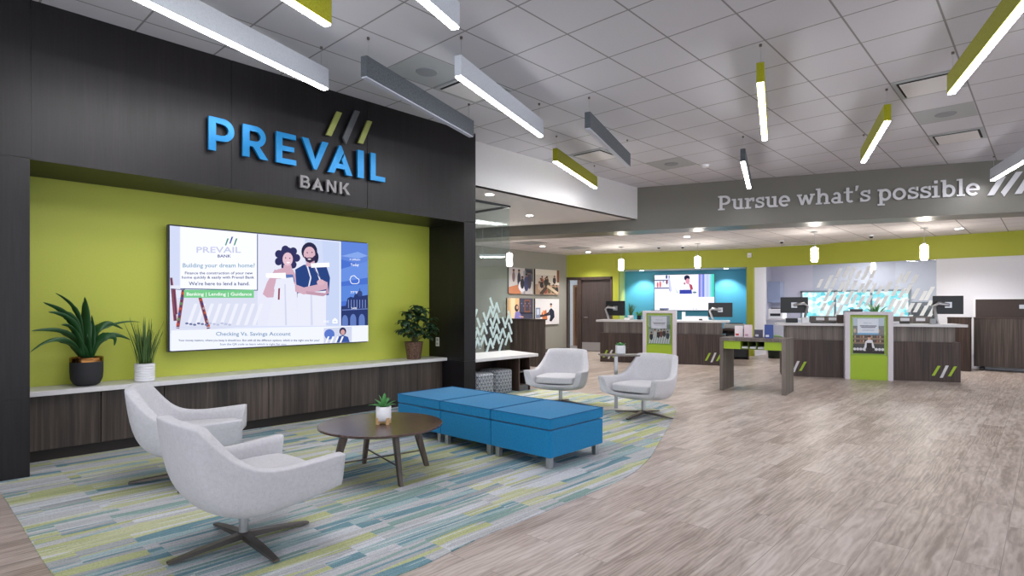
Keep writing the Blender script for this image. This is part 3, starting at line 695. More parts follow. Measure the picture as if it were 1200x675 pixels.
def slab(ch, d):
    g = Glyph(); g.d = d; S_, T = .20, .14; w = .9
    if ch == 'P': g.bx(.13, 0, .37, 1.36); g.bx(0, 0, .56, T); g.bx(0, 1.36-T, .4, 1.36); g.bx(.3, 1.36-.17, .62, 1.36); g.bx(.3, .5, .62, .67); g.ring(.60, .93, .43, .43, -90, 90, .22); w = 1.14
    elif ch == 'u': g.bx(.13, .36, .35, 1); g.bx(0, 1-T, .3, 1); g.ring(.48, .37, .35, .38, 180, 300, .2); g.bx(.65, 0, .87, 1); g.bx(.5, 1-T, .87, 1); g.bx(.65, 0, 1.0, T); g.bx(.45, 0, .68, .17); w = 1.06
    elif ch == 'r': g.bx(.13, 0, .35, 1); g.bx(0, 1-T, .35, 1); g.bx(0, 0, .52, T); g.ring(.62, .64, .34, .37, 75, 170, .19); g.bx(.6, .66, .78, 1.0); w = .83
    elif ch == 's': g.stroke([(.64, .80), (.52, .90), (.36, .92), (.2, .85), (.15, .72), (.24, .6), (.42, .53), (.6, .43), (.66, .28), (.58, .14), (.4, .08), (.22, .1), (.1, .22)], .175); g.bx(.58, .66, .72, 1); g.bx(.02, 0, .16, .34); w = .82
    elif ch == 'e': g.ring(.44, .5, .44, .52, 0, 315, .2, 28); g.bx(.12, .43, .86, .57); w = .96
    elif ch == 'w':
        for a, b in (((.16, .92), (.4, .06)), ((.4, .06), (.66, .92)), ((.66, .92), (.92, .06)), ((.92, .06), (1.18, .92))): g.stroke([a, b], .19)
        g.bx(0, 1-T, .38, 1); g.bx(.98, 1-T, 1.36, 1); w = 1.42
    elif ch == 'h': g.bx(.13, 0, .35, 1.44); g.bx(0, 1.44-T, .35, 1.44); g.bx(0, 0, .48, T); g.ring(.57, .62, .36, .38, 0, 180, .2); g.bx(.72, 0, .93, .63); g.bx(.6, 0, 1.06, T); w = 1.12
    elif ch == 'a': g.bx(.5, .1, .72, .64); g.bx(.5, 0, .88, T); g.ring(.42, .64, .3, .37, 0, 150, .18); g.ring(.37, .28, .35, .29, 0, 360, .17, 24); w = .94
    elif ch == 't': g.bx(.18, .3, .4, 1.34); g.bx(0, 1-T, .66, 1); g.ring(.48, .32, .3, .32, 180, 315, .19); w = .76
    elif ch == "'": g.poly([(.08, 1.02), (.2, 1.02), (.32, 1.46), (.1, 1.46)], d); w = .38
    elif ch == 'p': g.bx(.13, -.42, .35, 1); g.bx(0, 1-T, .35, 1); g.bx(0, -.42, .5, -.42+T); g.ring(.52, .5, .42, .52, 0, 360, .2, 28); w = 1.03
    elif ch == 'o': g.ring(.46, .5, .46, .52, 0, 360, .2, 28); w = 1.0
    elif ch == 'i': g.bx(.15, 0, .37, 1); g.bx(0, 1-T, .37, 1); g.bx(0, 0, .52, T); g.bx(.14, 1.2, .38, 1.44); w = .58
    elif ch == 'b': g.bx(.13, .0, .35, 1.44); g.bx(0, 1.44-T, .35, 1.44); g.ring(.52, .5, .42, .52, 0, 360, .2, 28); w = 1.03
    elif ch == 'l': g.bx(.15, 0, .37, 1.44); g.bx(0, 1.44-T, .37, 1.44); g.bx(0, 0, .52, T); w = .58
    elif ch == ' ': w = .44
    return g, w
def sans(ch, d):
    g = Glyph(); g.d = d; w = .75; k = .2
    if ch == 'P': g.bx(0, 0, .21, 1); g.bx(.1, .83, .42, 1); g.bx(.1, .31, .42, .48); g.ring(.40, .655, .345, .345, -90, 90, .18)
    elif ch == 'R': g.bx(0, 0, .21, 1); g.bx(.1, .83, .42, 1); g.bx(.1, .35, .42, .52); g.ring(.40, .675, .325, .325, -90, 90, .17); g.poly([(.28, .4), (.5, .4), (.80, 0), (.55, 0)], d); w = .8
    elif ch == 'E': g.bx(0, 0, .21, 1); g.bx(.1, .83, .68, 1); g.bx(.1, .42, .62, .58); g.bx(.1, 0, .69, .17); w = .69
    elif ch == 'V': g.poly([(0, 1), (.24, 1), (.5, .34), (.76, 1), (1.0, 1), (.55, 0), (.45, 0)], d); w = 1.0
    elif ch == 'A': g.poly([(0, 0), (.24, 0), (.62, .78), (.52, 1), (.44, 1)], d); g.poly([(.72, 0), (.97, 0), (.64, .74), (.54, .52)], d); g.bx(.24, .19, .74, .36); w = .97
    elif ch == 'I': g.bx(0, 0, .24, 1); w = .24
    elif ch == 'L': g.bx(0, 0, .21, 1); g.bx(.1, 0, .62, .18); w = .62
    elif ch == 'B': g.bx(0, 0, .22, 1); g.bx(.1, .82, .45, 1); g.bx(.1, .43, .45, .59); g.bx(.1, 0, .48, .18); g.ring(.43, .715, .285, .285, -90, 90, .18); g.ring(.47, .295, .30, .30, -90, 90, .18); w = .76
    elif ch == 'N': g.bx(0, 0, .21, 1); g.bx(.65, 0, .86, 1); g.poly([(.0, 1), (.22, 1), (.86, 0), (.62, 0)], d); w = .86
    elif ch == 'K': g.bx(0, 0, .21, 1); g.poly([(.18, .45), (.56, 1), (.82, 1), (.4, .42)], d); g.poly([(.28, .6), (.44, .66), (.9, 0), (.62, 0)], d); w = .88
    return g, w
def place_letter(g, x0, z0, sx_, sz_, mat, parent, name='letter', y=-.03):
    vs = [(x0+v[0]*sx_, v[1]+y, z0+v[2]*sz_) for v in g.mb.v]
    mb = MB(); mb.v = vs; mb.f = g.mb.f; mb.mi = [0]*len(mb.f)
    return mb.build(name, mat, parent)
sign = thing('wall_sign', 'raised blue and grey bank name with slanted bars on dark header', 'sign', (0, WY, 0))
spec = [('P', 1.98, .225), ('R', 2.28, .24), ('E', 2.60, .205), ('V', 2.866, .293), ('A', 3.155, .288), ('I', 3.508, .078), ('L', 3.674, .19)]
for ch, x, w in spec:
    g, gw_ = sans(ch, .03); place_letter(g, x, 2.684, w/gw_, .303, M['ltblue'], sign)
for ch, x, w in (('B', 2.852, .10), ('A', 2.978, .125), ('N', 3.14, .113), ('K', 3.29, .127)):
    g, gw_ = sans(ch, .025); place_letter(g, x, 2.477, w/gw_, .125, M['sign_steel'], sign)
for pts, m_ in (([(3.137, 3.068), (3.197, 3.068), (3.322, 3.342), (3.26, 3.342)], M['sign_green']), ([(3.332, 3.084), (3.371, 3.017), (3.542, 3.41), (3.477, 3.41)], M['sign_grey']), ([(3.518, 3.064), (3.58, 3.064), (3.697, 3.336), (3.638, 3.336)], M['sign_green'])):
    MB().prism_y(pts, -.055, -.03).build('slanted_bar', m_, sign)
# slogan on the soffit
q0 = (sof(4.0), 4.0)
def s_sof(px): return s_on(px, (SX, SY))
slog = thing('wall_lettering', 'raised silver slogan lettering on the taupe soffit', 'sign', (SX, SY, 0), TA)
txt = "Pursue what's possible"
tot = sum(slab(c, .02)[1] for c in txt)-.1
a0, a1 = s_sof(841.5), s_sof(1147)
k_ = (a1-a0)/tot; x = a0
for c in txt:
    g, w = slab(c, .02)
    if g.mb.v: place_letter(g, x, 3.038, k_, .19, M['silver'], slog, 'letter', -.015)
    x += w*k_
for px0, cut, zl, zh in ((1156, 0, 3.02, 3.30), (1172, 1, 2.99, 3.36), (1188, 0, 3.02, 3.30)):
    a = s_sof(px0); pts = [(a, zl), (a+.085, zl), (a+.085+.15*(zh-zl)/.28, zh), (a+.15*(zh-zl)/.28, zh)]
    if cut: pts = [(a, zl+.07), (a+.04, zl), (a+.07+.15*(zh-zl)/.28, zh), (a-.01+.15*(zh-zl)/.28, zh)]
    MB().prism_y(pts, -.04, -.015).build('slanted_bar', M['silver'], slog)

# ------------------------------------------------------------------ linear pendant lights
FA = math.radians(18.3)
def fixture(x, y, L, felt, lens, label, cables):
    t = thing('linear_pendant_light', label, 'ceiling light', (x, y, 3.205), FA, 'slim linear pendant lights')
    MB().box(0, -.032, .012, L, .032, .185).build('housing', felt, t, bevel=.002, seg=1)
    MB().box(.006, -.025, 0, L-.006, .025, .0115).build('diffuser', lens, t)
    for c in cables:
        MB().tube([(c, 0, .185), (c, 0, .363)], .0018, 6).build('cable', M['steel'], t)
        MB().cyl((c, 0), .012, .345, .3645, 12).build('ceiling_clip', M['bronze'], t)
    return t
u_ = (math.cos(FA), math.sin(FA))
FX = [(.88, 4.15, 'felt_w', 'lens', 'long white pendant light beside the top left corner, over the sign'),
      (2.75, 4.25, 'felt_d', 'lens_off', 'dark grey pendant light in front of the dark header, seen unlit'),
      (3.28, 3.66, 'felt_w', 'lens', 'white pendant light hanging to the right of the dark grey one by the sign'),
      (6.08, 4.85, 'felt_y', 'lens', 'olive pendant light in front of the white bulkhead'),
      (5.19, 3.69, 'felt_d', 'lens_off', 'dark grey pendant light beside the lit olive light and white bulkhead'),
      (5.156, 1.845, 'felt_y', 'lens', 'olive pendant light seen end on, right of the middle of the ceiling'),
      (7.80, 3.02, 'felt_d', 'lens', 'lit dark grey pendant light seen end on above the slogan'),
      (7.12, 1.25, 'felt_y', 'lens', 'olive pendant light above the slogan word what'),
      (4.80, .07, 'felt_y', 'lens', 'large olive pendant light cut by the top right corner'),
      (9.74, .06, 'felt_w', 'lens', 'white pendant light at the right edge in front of the slogan bars'),
      (.28, 3.06, 'felt_y', 'lens', 'olive pendant light cut off by the top edge near the sign'),
      (.91, 2.45, 'felt_w', 'lens', 'white pendant light cut off by the top edge near the centre')]
for i, (x, y, fe, le, lb) in enumerate(FX):
    fixture(x, y, 1.9, M[fe], M[le], lb, (.06, 1.84))
# ceiling devices
def tile_xy(i, j): return (3.291+i*.6227, 2.989+j*.591)
def vent(i, j, label):
    x, y = tile_xy(i, j); t = thing('ceiling_vent', label, 'air vent', (x, y, 3.57), 0, 'square air vents in the main ceiling')
    MB().box(.03, .03, -.004, .593, .561, -.0005).build('backing', M['dark_gap'], t)
    f = MB(); f.box(.01, .01, -.012, .613, .045, -.0005).box(.01, .546, -.012, .613, .581, -.0005).box(.01, .045, -.012, .045, .546, -.0005).box(.578, .045, -.012, .613, .546, -.0005)
    f.build('frame', M['tile_grey'], t)
    MB().box(.07, .07, -.022, .553, .521, -.016).build('plaque', M['drywall'], t)
    MB().cyl((.31, .295), .02, -.016, -.004, 8).build('stem', M['dark_gap'], t)
vent(6, 3, 'square air vent behind the olive light near the white bulkhead'); vent(6, -4, 'nearer square air vent at the upper right of the ceiling'); vent(10, -4, 'farther square air vent above the end of the slogan')
vent(1, 2, 'air vent partly hidden by the dark grey light near the sign')
def speaker(i, j, label):
    x, y = tile_xy(i, j); t = thing('ceiling_speaker', label, 'speaker', (x, y, 3.57), 0, 'round speakers in grey ceiling tiles')
    MB().box(.012, .012, -.003, .611, .579, -.0005).build('tile', M['tile_grey'], t)
    MB().lathe([(.10, -.012), (.11, -.003)], 32, (.311, .295, 0)).build('grille', paint((140, 144, 148), .7, name='grille'), t)
speaker(0, 2, 'grey tile with round speaker between the dark and white lights by the sign'); speaker(8, 2, 'grey tile with round speaker near the far bulkhead corner'); speaker(8, -4, 'round ceiling speaker between the two right-hand air vents')
sd = thing('smoke_detector', 'small round smoke detector on the ceiling above the soffit', 'smoke detector', (9.023, 4.10, 3.57))
MB().lathe([(.03, -.045), (.055, -.035), (.06, -.012), (.075, -.001)], 24).build('body', M['white'], sd)
# recessed downlights
DL = [(6.16, 6.16, 2.96, 'recessed downlight just above the glass panel'), (8.08, 7.04, 2.96, 'recessed downlight in the white lowered ceiling left of the soffit'),
      (11.14, 9.28, 2.79, 'recessed downlight near the grey wall with photos'), (13.16, 9.33, 2.79, 'recessed downlight in front of the lime wall door'),
      (11.75, 5.75, 2.79, 'recessed downlight in the low ceiling just behind the soffit, left of the slogan'), (14.1, 1.3, 2.79, 'recessed downlight at the right, close to the lime wall top')]
for x, y, z, lb in DL:
    if lb:
        t = thing('downlight', lb, 'ceiling light', (x, y, z), 0, 'recessed downlights')
        MB().lathe([(.075, -.006), (.085, -.0005)], 24).build('trim_ring', M['white'], t)
        MB().lathe([(.065, -.008), (.065, -.0065)], 24).build('lens', M['disc'], t)
    li = bpy.data.lights.new('downlight_beam', 'SPOT'); li.energy = 190; li.spot_size = math.radians(125); li.spot_blend = .8; li.shadow_soft_size = .06; li.color = (1, .97, .93)
    lo = bpy.data.objects.new('downlight_beam', li); C.objects.link(lo); lo.location = (x, y, z-.03)
# vents in the low ceiling
for (px, py, lb) in ((621.8, 284.5, 'rectangular grille in the low ceiling above the photo wall, left one'), (673, 290.5, 'rectangular grille in the low ceiling near the lime wall')):
    x, y = P(px, py, 2.79)
    t = thing('ceiling_grille', lb, 'air vent', (x, y, 2.79), 0, 'low ceiling grilles'); g = MB()
    for k in range(8): g.box(-.28, -.26+k*.07, -.008, .28, -.23+k*.07, -.001)
    g.build('slats', M['tile_grey'], t)
    MB().box(-.3, -.3, -.004, .3, .3, -.0005).build('backing', paint((150, 146, 146), .8, name='vent_back'), t)
cg = thing('ceiling_grille', 'rectangular grille in the low ceiling beside the pendant over the right counter', 'air vent', P(948, 286.5, 2.79)+(2.79,), TA, 'low ceiling grilles')
MB().box(-.6, -.12, -.004, .6, .12, -.0005).build('backing', M['tile_grey'], cg); g = MB()
for k in range(4): g.box(-.58, -.1+k*.055, -.01, .58, -.08+k*.055, -.0045)
g.build('slats', M['white'], cg)
# small glass pendants
def pend(px, py, zb, zt, label):
    x, y = P(px, py, 2.79)
    t = thing('glass_pendant_light', label, 'pendant light', (x, y, 2.79), 0, 'small glowing glass pendants')
    MB().lathe([(.06, -.02), (.065, -.0005)], 24).build('canopy', M['steel'], t)
    MB().cyl((0, 0), .004, zt-2.79, -.02, 8).build('stem', M['steel'], t)
    MB().lathe([(.025, zt-2.79), (.03, zt-2.75)], 16).build('socket', M['steel'], t)
    MB().lathe([(.045, zb-2.79), (.062, zb-2.76), (.062, zt-2.80), (.035, zt-2.785)], 24).build('shade', M['bulb'], t, smooth=True)
pend(728, 289.3, 2.20, 2.47, 'glowing glass pendant left of the blue niche'); pend(817.5, 285, 2.20, 2.47, 'glowing glass pendant in front of the blue niche screen')
pend(954.5, 271.5, 2.18, 2.46, 'glowing glass pendant above the monitor on the right counter'); pend(1083, 266.8, 2.17, 2.46, 'glowing glass pendant furthest right along the lime wall')
pend(597, 277, 2.15, 2.42, 'glowing glass pendant at the edge of the glass panel')
# ceiling cameras
for px, py, lb in ((772, 296.6, 'tiny dome camera at the wall top over the blue niche, left one'), (800, 296, 'tiny dome camera at the wall top over the blue niche, right one'), (916, 290, 'tiny dome camera between the two right pendants'), (1021, 283.5, 'tiny dome camera left of the rightmost glass pendant')):
    x, y = P(px, py-8, 2.79); t = thing('ceiling_camera', lb, 'camera', (x, y, 2.79), 0, 'dome cameras on the low ceiling')
    MB().lathe([(.05, -.03), (.05, -.0005)], 20).build('housing', M['white'], t); MB().lathe([(.005, -.07), (.03, -.06), (.04, -.03)], 20).build('dome', M['black'], t, smooth=True)
x, y = 15.1, 5.55
al = thing('alarm_strobe', 'small white alarm box at the top of the lime wall corner', 'alarm', (KX, 5.74, 2.62)); MB().box(-.05, -.05, -.06, -.001, .05, .06).build('housing', M['white'], al, bevel=.006); MB().lathe([(.02, 0), (.014, .02)], 12, (-.06, 0, -.03)).build('lens', M['tile_grey'], al)

# ------------------------------------------------------------------ lounge chairs
def chair_proto(loc, rz, label):
    t = thing('lounge_chair', label, 'chair', loc, rz, 'pale grey swivel lounge chairs')
    H_ = {
     'L0': [(.12, 0, .19), (.12, .05, .19), (.11, .09, .19), (.09, .12, .19), (.07, .125, .19), (.04, .13, .19), (-.02, .13, .19), (-.07, .12, .19), (-.1, .09, .19), (-.12, .05, .19), (-.13, 0, .19)],
     'L1': [(.27, 0, .232), (.27, .13, .232), (.285, .22, .24), (.33, .29, .275), (.25, .29, .256), (.13, .285, .226), (-.03, .27, .206), (-.14, .25, .215), (-.22, .20, .24), (-.25, .1, .25), (-.26, 0, .25)],
     'L2': [(.325, 0, .252), (.328, .15, .252), (.34, .268, .262), (.385, .345, .298), (.30, .345, .284), (.15, .345, .262), (-.04, .340, .248), (-.2, .32, .285), (-.305, .27, .38), (-.335, .15, .40), (-.34, 0, .405)],
     'L3': [(.335, 0, .285), (.338, .16, .285), (.348, .285, .305), (.385, .378, .468), (.30, .378, .462), (.15, .374, .449), (-.03, .364, .442), (-.19, .335, .50), (-.338, .272, .69), (-.372, .14, .70), (-.378, 0, .702)],
     'L3b': [(.335, 0, .292), (.338, .155, .292), (.348, .28, .312), (.385, .372, .476), (.30, .37, .470), (.15, .366, .457), (-.025, .356, .450), (-.185, .326, .51), (-.332, .264, .70), (-.362, .135, .708), (-.368, 0, .711)],
     'L4': [(.325, 0, .295), (.33, .15, .295), (.342, .265, .315), (.382, .305, .476), (.30, .303, .470), (.15, .303, .457), (-.02, .296, .452), (-.145, .27, .512), (-.275, .222, .70), (-.305, .12, .706), (-.31, 0, .709)],
     'L5': [(.305, 0, .292), (.308, .14, .292), (.318, .25, .30), (.34, .278, .34), (.28, .278, .34), (.15, .277, .34), (-.03, .27, .34), (-.135, .248, .35), (-.20, .205, .40), (-.225, .11, .42), (-.23, 0, .42)],
     'L6': [(.28, 0, .285), (.28, .12, .285), (.28, .2, .285), (.26, .24, .29), (.22, .245, .29), (.14, .245, .29), (-.03, .24, .29), (-.12, .215, .30), (-.17, .17, .30), (-.19, .1, .30), (-.195, 0, .30)],
    }
    order = ['L0', 'L1', 'L2', 'L3', 'L3b', 'L4', 'L5', 'L6']
    mb = MB(); vs = []; n = 20
    for k in order:
        h = H_[k]; loop = h+[(x, -y, z) for x, y, z in h[-2:0:-1]]
        vs += loop
    fs = []
    for j in range(len(order)-1):
        for i in range(n):
            k = (i+1) % n; fs.append((j*n+i, j*n+k, (j+1)*n+k, (j+1)*n+i))
    fs.append(tuple(range(n))[::-1]); fs.append(tuple(range(7*n, 8*n)))
    mb.add(vs, fs); o = mb.build('shell', M['chair'], t, sub=2)
    me = o.data
    at = me.attributes.new('crease_edge', 'FLOAT', 'EDGE')
    for e in me.edges:
        a, b = sorted(e.vertices); la, lb_ = a//n, b//n; ia, ib = a % n, b % n
        v = 0
        if la == lb_ and la in (3, 5): v = .55
        if la == lb_ == 2 and (min(ia, n-ia) in (2, 3, 4, 5) and min(ib, n-ib) in (2, 3, 4, 5)): v = .7
        if ia == ib and ia in (3, n-3) and la in (2, 3, 4): v = .8
        if ia == ib and ia in (2, n-2) and la in (2, 3, 4, 5): v = .7
        if ia == ib and ia in (8, n-8) and la in (3, 4, 5): v = .6
        if ia == ib and ia in (8, n-8) and la == 2: v = .35
        at.data[e.index].value = v
    # piping along the outer rim
    rim = H_['L3b']; rl = [(x, y*1.004, z+.001) for x, y, z in rim[3:]]+[(x, -y*1.004, z+.001) for x, y, z in rim[-2:2:-1]]
    cu = [(-.19, .245, .318), (.0, .262, .318), (.2, .262, .318), (.335, .245, .318), (.345, .12, .318), (.347, 0, .318)]
    # seat cushion
    lo = [(-.215, .17), (-.2, .225), (0, .255), (.2, .255), (.315, .245), (.335, .2), (.342, 0)]
    def ring_(sc, z): 
        h = [(x*sc if x > 0 else x*sc, y*sc, z) for x, y in lo]
        return h+[(x, -y, z2) for x, y, z2 in h[-2::-1]]
    cm = MB(); vs = []
    for sc_, z in ((.93, .305), (.99, .312), (1.0, .33), (1.0, .372), (.985, .388), (.90, .396)): vs += ring_(sc_, z)
    m_ = len(ring_(1, 0)); fs = []
    for j in range(5):
        for i in range(m_):
            k = (i+1) % m_; fs.append((j*m_+i, (j)*m_+k, (j+1)*m_+k, (j+1)*m_+i)[::-1])
    fs.append(tuple(range(m_))); fs.append(tuple(range(5*m_, 6*m_))[::-1]); cm.add(vs, fs)
    cm.build('seat_cushion', M['chair'], t, sub=2)
    MB().lathe([(.024, .055), (.024, .215)], 24).build('column', M['steel'], t, smooth=False)
    MB().lathe([(.034, .035), (.034, .06), (.028, .066)], 24).build('hub', M['bronze'], t)
    for k in range(4):
        a = k*PI/2; ca, sa = math.cos(a), math.sin(a)
        prof = [(.02, .022, .062, .03), (.2, .024, .042, .022), (.37, .016, .020, .008)]
        vs = []
        for r, w, zt, zb in prof:
            for (yy, z) in ((-w, zb), (w, zb), (w, zt), (-w, zt)): vs.append((r*ca-yy*sa, r*sa+yy*ca, z))
        fs = [(3, 2, 1, 0), (8, 9, 10, 11)]
        for j in (0, 4):
            for i in range(4): fs.append((j+i, j+(i+1) % 4, j+4+(i+1) % 4, j+4+i))
        MB().add(vs, fs).build('leg', M['bronze'], t, bevel=.002, seg=1)
    return t
c1 = chair_proto((1.31, 3.17, .0), math.radians(1), 'pale grey lounge chair nearest the camera, seen from behind')
dup(c1, (1.52, 4.66, 0), math.radians(-25), 'pale grey lounge chair behind the nearest one, beside the potted plants')
dup(c1, (5.97, 4.67, 0), math.radians(202), 'pale grey lounge chair beside the white waiting bench')
dup(c1, (6.01, 3.48, 0), math.radians(181), 'pale grey lounge chair in front of the slim side table')
for o in list(sc.objects):
    pass
for o in bpy.data.objects:
    if o.get('category') == 'chair': o.location.z = .006 if True else 0

# ------------------------------------------------------------------ coffee table
ct = thing('coffee_table', 'round dark wood coffee table on the striped carpet', 'table', (2.56, 3.72, .006))
MB().lathe([(.42, .358), (.46, .372), (.46, .384), (.457, .387)], 64).build('tabletop', M['table_wood'], ct)
feet = [(-.08, -.355), (.385, -.065), (.08, .355), (-.385, .065)]
for fx_, fy in feet:
    tx, ty = fx_*.72, fy*.72; L = math.hypot(fx_, fy); ux, uy = fx_/L, fy/L; px_, py_ = -uy, ux
    vs = []
    for (cx, cy, z, a, b) in ((fx_, fy, 0, .014, .018), (tx, ty, .357, .018, .03)):
        for (i, j) in ((-1, -1), (1, -1), (1, 1), (-1, 1)): vs.append((cx+px_*a*i+ux*b*j, cy+py_*a*i+uy*b*j, z))
    MB().add(vs, [(3, 2, 1, 0), (4, 5, 6, 7), (0, 1, 5, 4), (1, 2, 6, 5), (2, 3, 7, 6), (3, 0, 4, 7)]).build('leg', M['table_leg'], ct, bevel=.003)
for a, b in ((0, 2), (1, 3)):
    MB().tube([(feet[a][0]*.9, feet[a][1]*.9, .13), (feet[b][0]*.9, feet[b][1]*.9, .13+.003*a)], .006, 8).build('stretcher', M['bronze'], ct)

# ------------------------------------------------------------------ plants
def leaf(mb, base_, az, L, w, up, droop, n=8, fold=.25, tip=.3, roll=0):
    # a blade that rises then bends down
    p = Vector(base_); e = up; pts = []; step = L/n
    for i in range(n+1):
        pts.append(p.copy()); t = i/n
        d = Vector((math.cos(az)*math.cos(e), math.sin(az)*math.cos(e), math.sin(e)))
        p = p+d*step; e -= droop/n*(.4+1.2*t)
    side = Vector((-math.sin(az), math.cos(az), 0)); vs = []; fs = []
    for i, q in enumerate(pts):
        t = i/n; ww = w*(math.sin(PI*min(1, (t*.9+.12)))**.7)*(1 if t < .98 else .15)
        up_ = Vector((0, 0, ww*fold))
        vs += [q-side*ww+up_, q, q+side*ww+up_]
    for i in range(n):
        a = 3*i; fs += [(a, a+1, a+4, a+3), (a+1, a+2, a+5, a+4)]
    o = len(mb.v); mb.add(vs, fs)
def leaves_obj(mb, name, mat, parent):
    o = mb.build(name, mat, parent, smooth=True)
    s = o.modifiers.new('thick', 'SOLIDIFY'); s.thickness = .0015
    return o
ZL = .5975
# broad-leaf plant in black pot
bx_, by_ = 1.19, 6.10
pl = thing('potted_plant', 'broad-leaved plant in a black pot at the left end of the ledge', 'plant', (bx_, by_, ZL), 0, 'potted plants')
MB().lathe([(.07, 0), (.095, .015), (.115, .06), (.12, .12), (.12, .21), (.118, .225), (.108, .225), (.108, .19)], 40).build('pot', M['charcoal'], pl, smooth=True)
MB().lathe([(.1215, .205), (.1215, .238), (.116, .245), (.108, .238), (.107, .20)], 40, cap=False).build('glazed_rim', M['brass'], [c for c in pl.children if c.name.startswith('pot')][0], smooth=True)
MB().cyl((0, 0), .108, .18, .20, 24).build('soil', M['soil'], pl)
# the view looks roughly along (.73,.68); screen right = (.68,-.73)
scr = math.atan2(-.734, .679)
def A_(deg): return scr+math.radians(deg)       # 0 = towards picture right, 180 = left, 90 = away
def leaf_path(mb, pts, w, az_side, fold=.22):
    pts = [Vector(p) for p in smooth([tuple(p) for p in pts], 4)]; n = len(pts)-1; vs = []; fs = []
    view = Vector((.74, .67, 0))
    for i, q in enumerate(pts):
        t = i/n; d = (pts[min(i+1, n)]-pts[max(i-1, 0)]).normalized(); sd = d.cross(view).normalized()
        sd = (sd+view*az_side).normalized()
        ww = w*(.35+.65*math.sin(PI*min(1, t*.62+.18))**1.5)*((1-t)**.55 if t > .45 else .72**0)*(1 if t < .97 else .2)
        nrm = d.cross(sd).normalized()
        vs += [q-sd*ww+nrm*ww*fold, q, q+sd*ww+nrm*ww*fold]
    for i in range(n):
        a = 3*i; fs += [(a, a+1, a+4, a+3), (a+1, a+2, a+5, a+4)]
    mb.add(vs, fs)
def on_y(cx, cy, y):
    px, py = 30+cx/5.19, 330+cy/5.19; q = ray(px); t = y/q[1]
    return Vector((t*q[0]-bx_, y-by_, HH+(HY-py)/F*t-ZL))
LV = [([(375, 470), (376, 300), (374, 180), (360, 92)], 38, 0, .05), ([(368, 470), (356, 300), (350, 118)], 28, .06, -.03), ([(352, 450), (335, 240), (290, 150), (235, 100), (180, 68)], 17, .06, .1),
      ([(348, 455), (312, 260), (240, 192), (190, 158), (105, 125)], 30, .02, .1), ([(346, 455), (320, 300), (260, 220), (190, 190), (135, 185)], 22, -.06, -.1), ([(346, 460), (320, 340), (270, 270), (215, 262)], 24, -.1, .05),
      ([(340, 460), (300, 350), (220, 300), (120, 292), (32, 300)], 20, -.04, .05), ([(336, 455), (290, 380), (200, 352), (110, 375), (26, 432)], 19, -.12, -.05), ([(334, 458), (300, 410), (260, 378), (200, 362)], 15, -.14, -.05),
      ([(398, 450), (420, 330), (460, 270), (520, 255), (595, 290)], 27, .05, .1), ([(395, 460), (450, 360), (520, 325), (580, 330), (640, 355)], 22, -.05, .05), ([(400, 460), (440, 370), (500, 330), (545, 345), (540, 392)], 28, -.12, .1),
      ([(395, 450), (440, 310), (520, 265), (620, 243), (700, 246)], 11, .08, .05), ([(380, 465), (402, 380), (415, 300), (402, 200)], 28, -.06, .1), ([(372, 465), (340, 380), (298, 282)], 28, -.08, -.1), ([(380, 465), (385, 400), (380, 330)], 34, -.1, 0), ([(392, 460), (430, 380), (480, 335)], 26, -.1, 0), ([(350, 430), (300, 250), (210, 180)], 20, .1, 0)]
for pts, w, dy, tw in LV:
    mb = MB(); n_ = len(pts)-1
    leaf_path(mb, [on_y(p[0], p[1], by_+dy*i/n_) for i, p in enumerate(pts)], w*.0014*1.05, tw)
    leaves_obj(mb, 'leaf', M['leaf'], pl)
# grass in white pot
gx_, gy_ = 1.62, 6.07
pg = thing('potted_grass', 'upright grass in a white ribbed pot left of the screen', 'plant', (gx_, gy_, ZL), 0, 'potted plants')
prof = [(.072, 0)]
for k in range(7): prof += [(.082, .004+k*.022), (.082, .016+k*.022), (.078, .020+k*.022)]
prof += [(.082, .160), (.074, .162), (.072, .14)]
MB().lathe(prof, 40).build('pot', M['white'], pg, smooth=False); MB().cyl((0, 0), .073, .13, .142, 24).build('soil', M['soil'], pg)
mb = MB(); r_ = random.Random(5)
for k in range(95):
    a = r_.uniform(0, 2*PI); rr = r_.uniform(0, .06); up = math.radians(90-r_.uniform(0, 20)*(.3+rr/.06)); Lg = r_.uniform(.2, .34) if k % 6 else r_.uniform(.38, .48)
    leaf(mb, (rr*math.cos(a), rr*math.sin(a), .14), a, Lg, r_.uniform(.004, .007), up, math.radians(r_.uniform(0, 25)), 5)
o = leaves_obj(mb, 'grass_blades', M['leaf2'], pg); o['kind'] = 'stuff'
# umbrella plant in wicker basket
uy_ = 6.075; ux_ = ray(485)[0]*uy_/ray(485)[1]
pu = thing('umbrella_plant', 'bushy umbrella plant in a wicker basket at the right end of the ledge', 'plant', (ux_, uy_, ZL), 0, 'potted plants')
MB().lathe([(.085, 0), (.09, .01), (.118, .21), (.124, .225), (.116, .225), (.108, .18)], 40).build('basket', M['wicker'], pu, smooth=True)
MB().cyl((0, 0), .11, .17, .185, 24).build('soil', M['soil'], pu)
st = MB(); lf = MB(); r_ = random.Random(21)
heads = [(-.07, -.06, .62), (.05, -.08, .60), (.2, -.02, .46), (-.02, -.14, .36), (-.18, -.1, .40), (.17, -.14, .34), (-.04, .03, .46), (0, -.02, .68), (.1, .0, .64), (-.14, .0, .60), (-.2, -.06, .50), (.18, -.04, .52), (.0, -.1, .52), (-.08, -.12, .42), (.12, -.12, .40), (.24, -.05, .40), (-.22, -.03, .38), (-.12, -.05, .32), (.14, -.05, .30), (.02, -.12, .34), (.08, .02, .56), (-.05, .06, .56), (-.17, .02, .46)]
rv = Vector((.679, -.734, 0)); dv = Vector((.734, .679, 0))
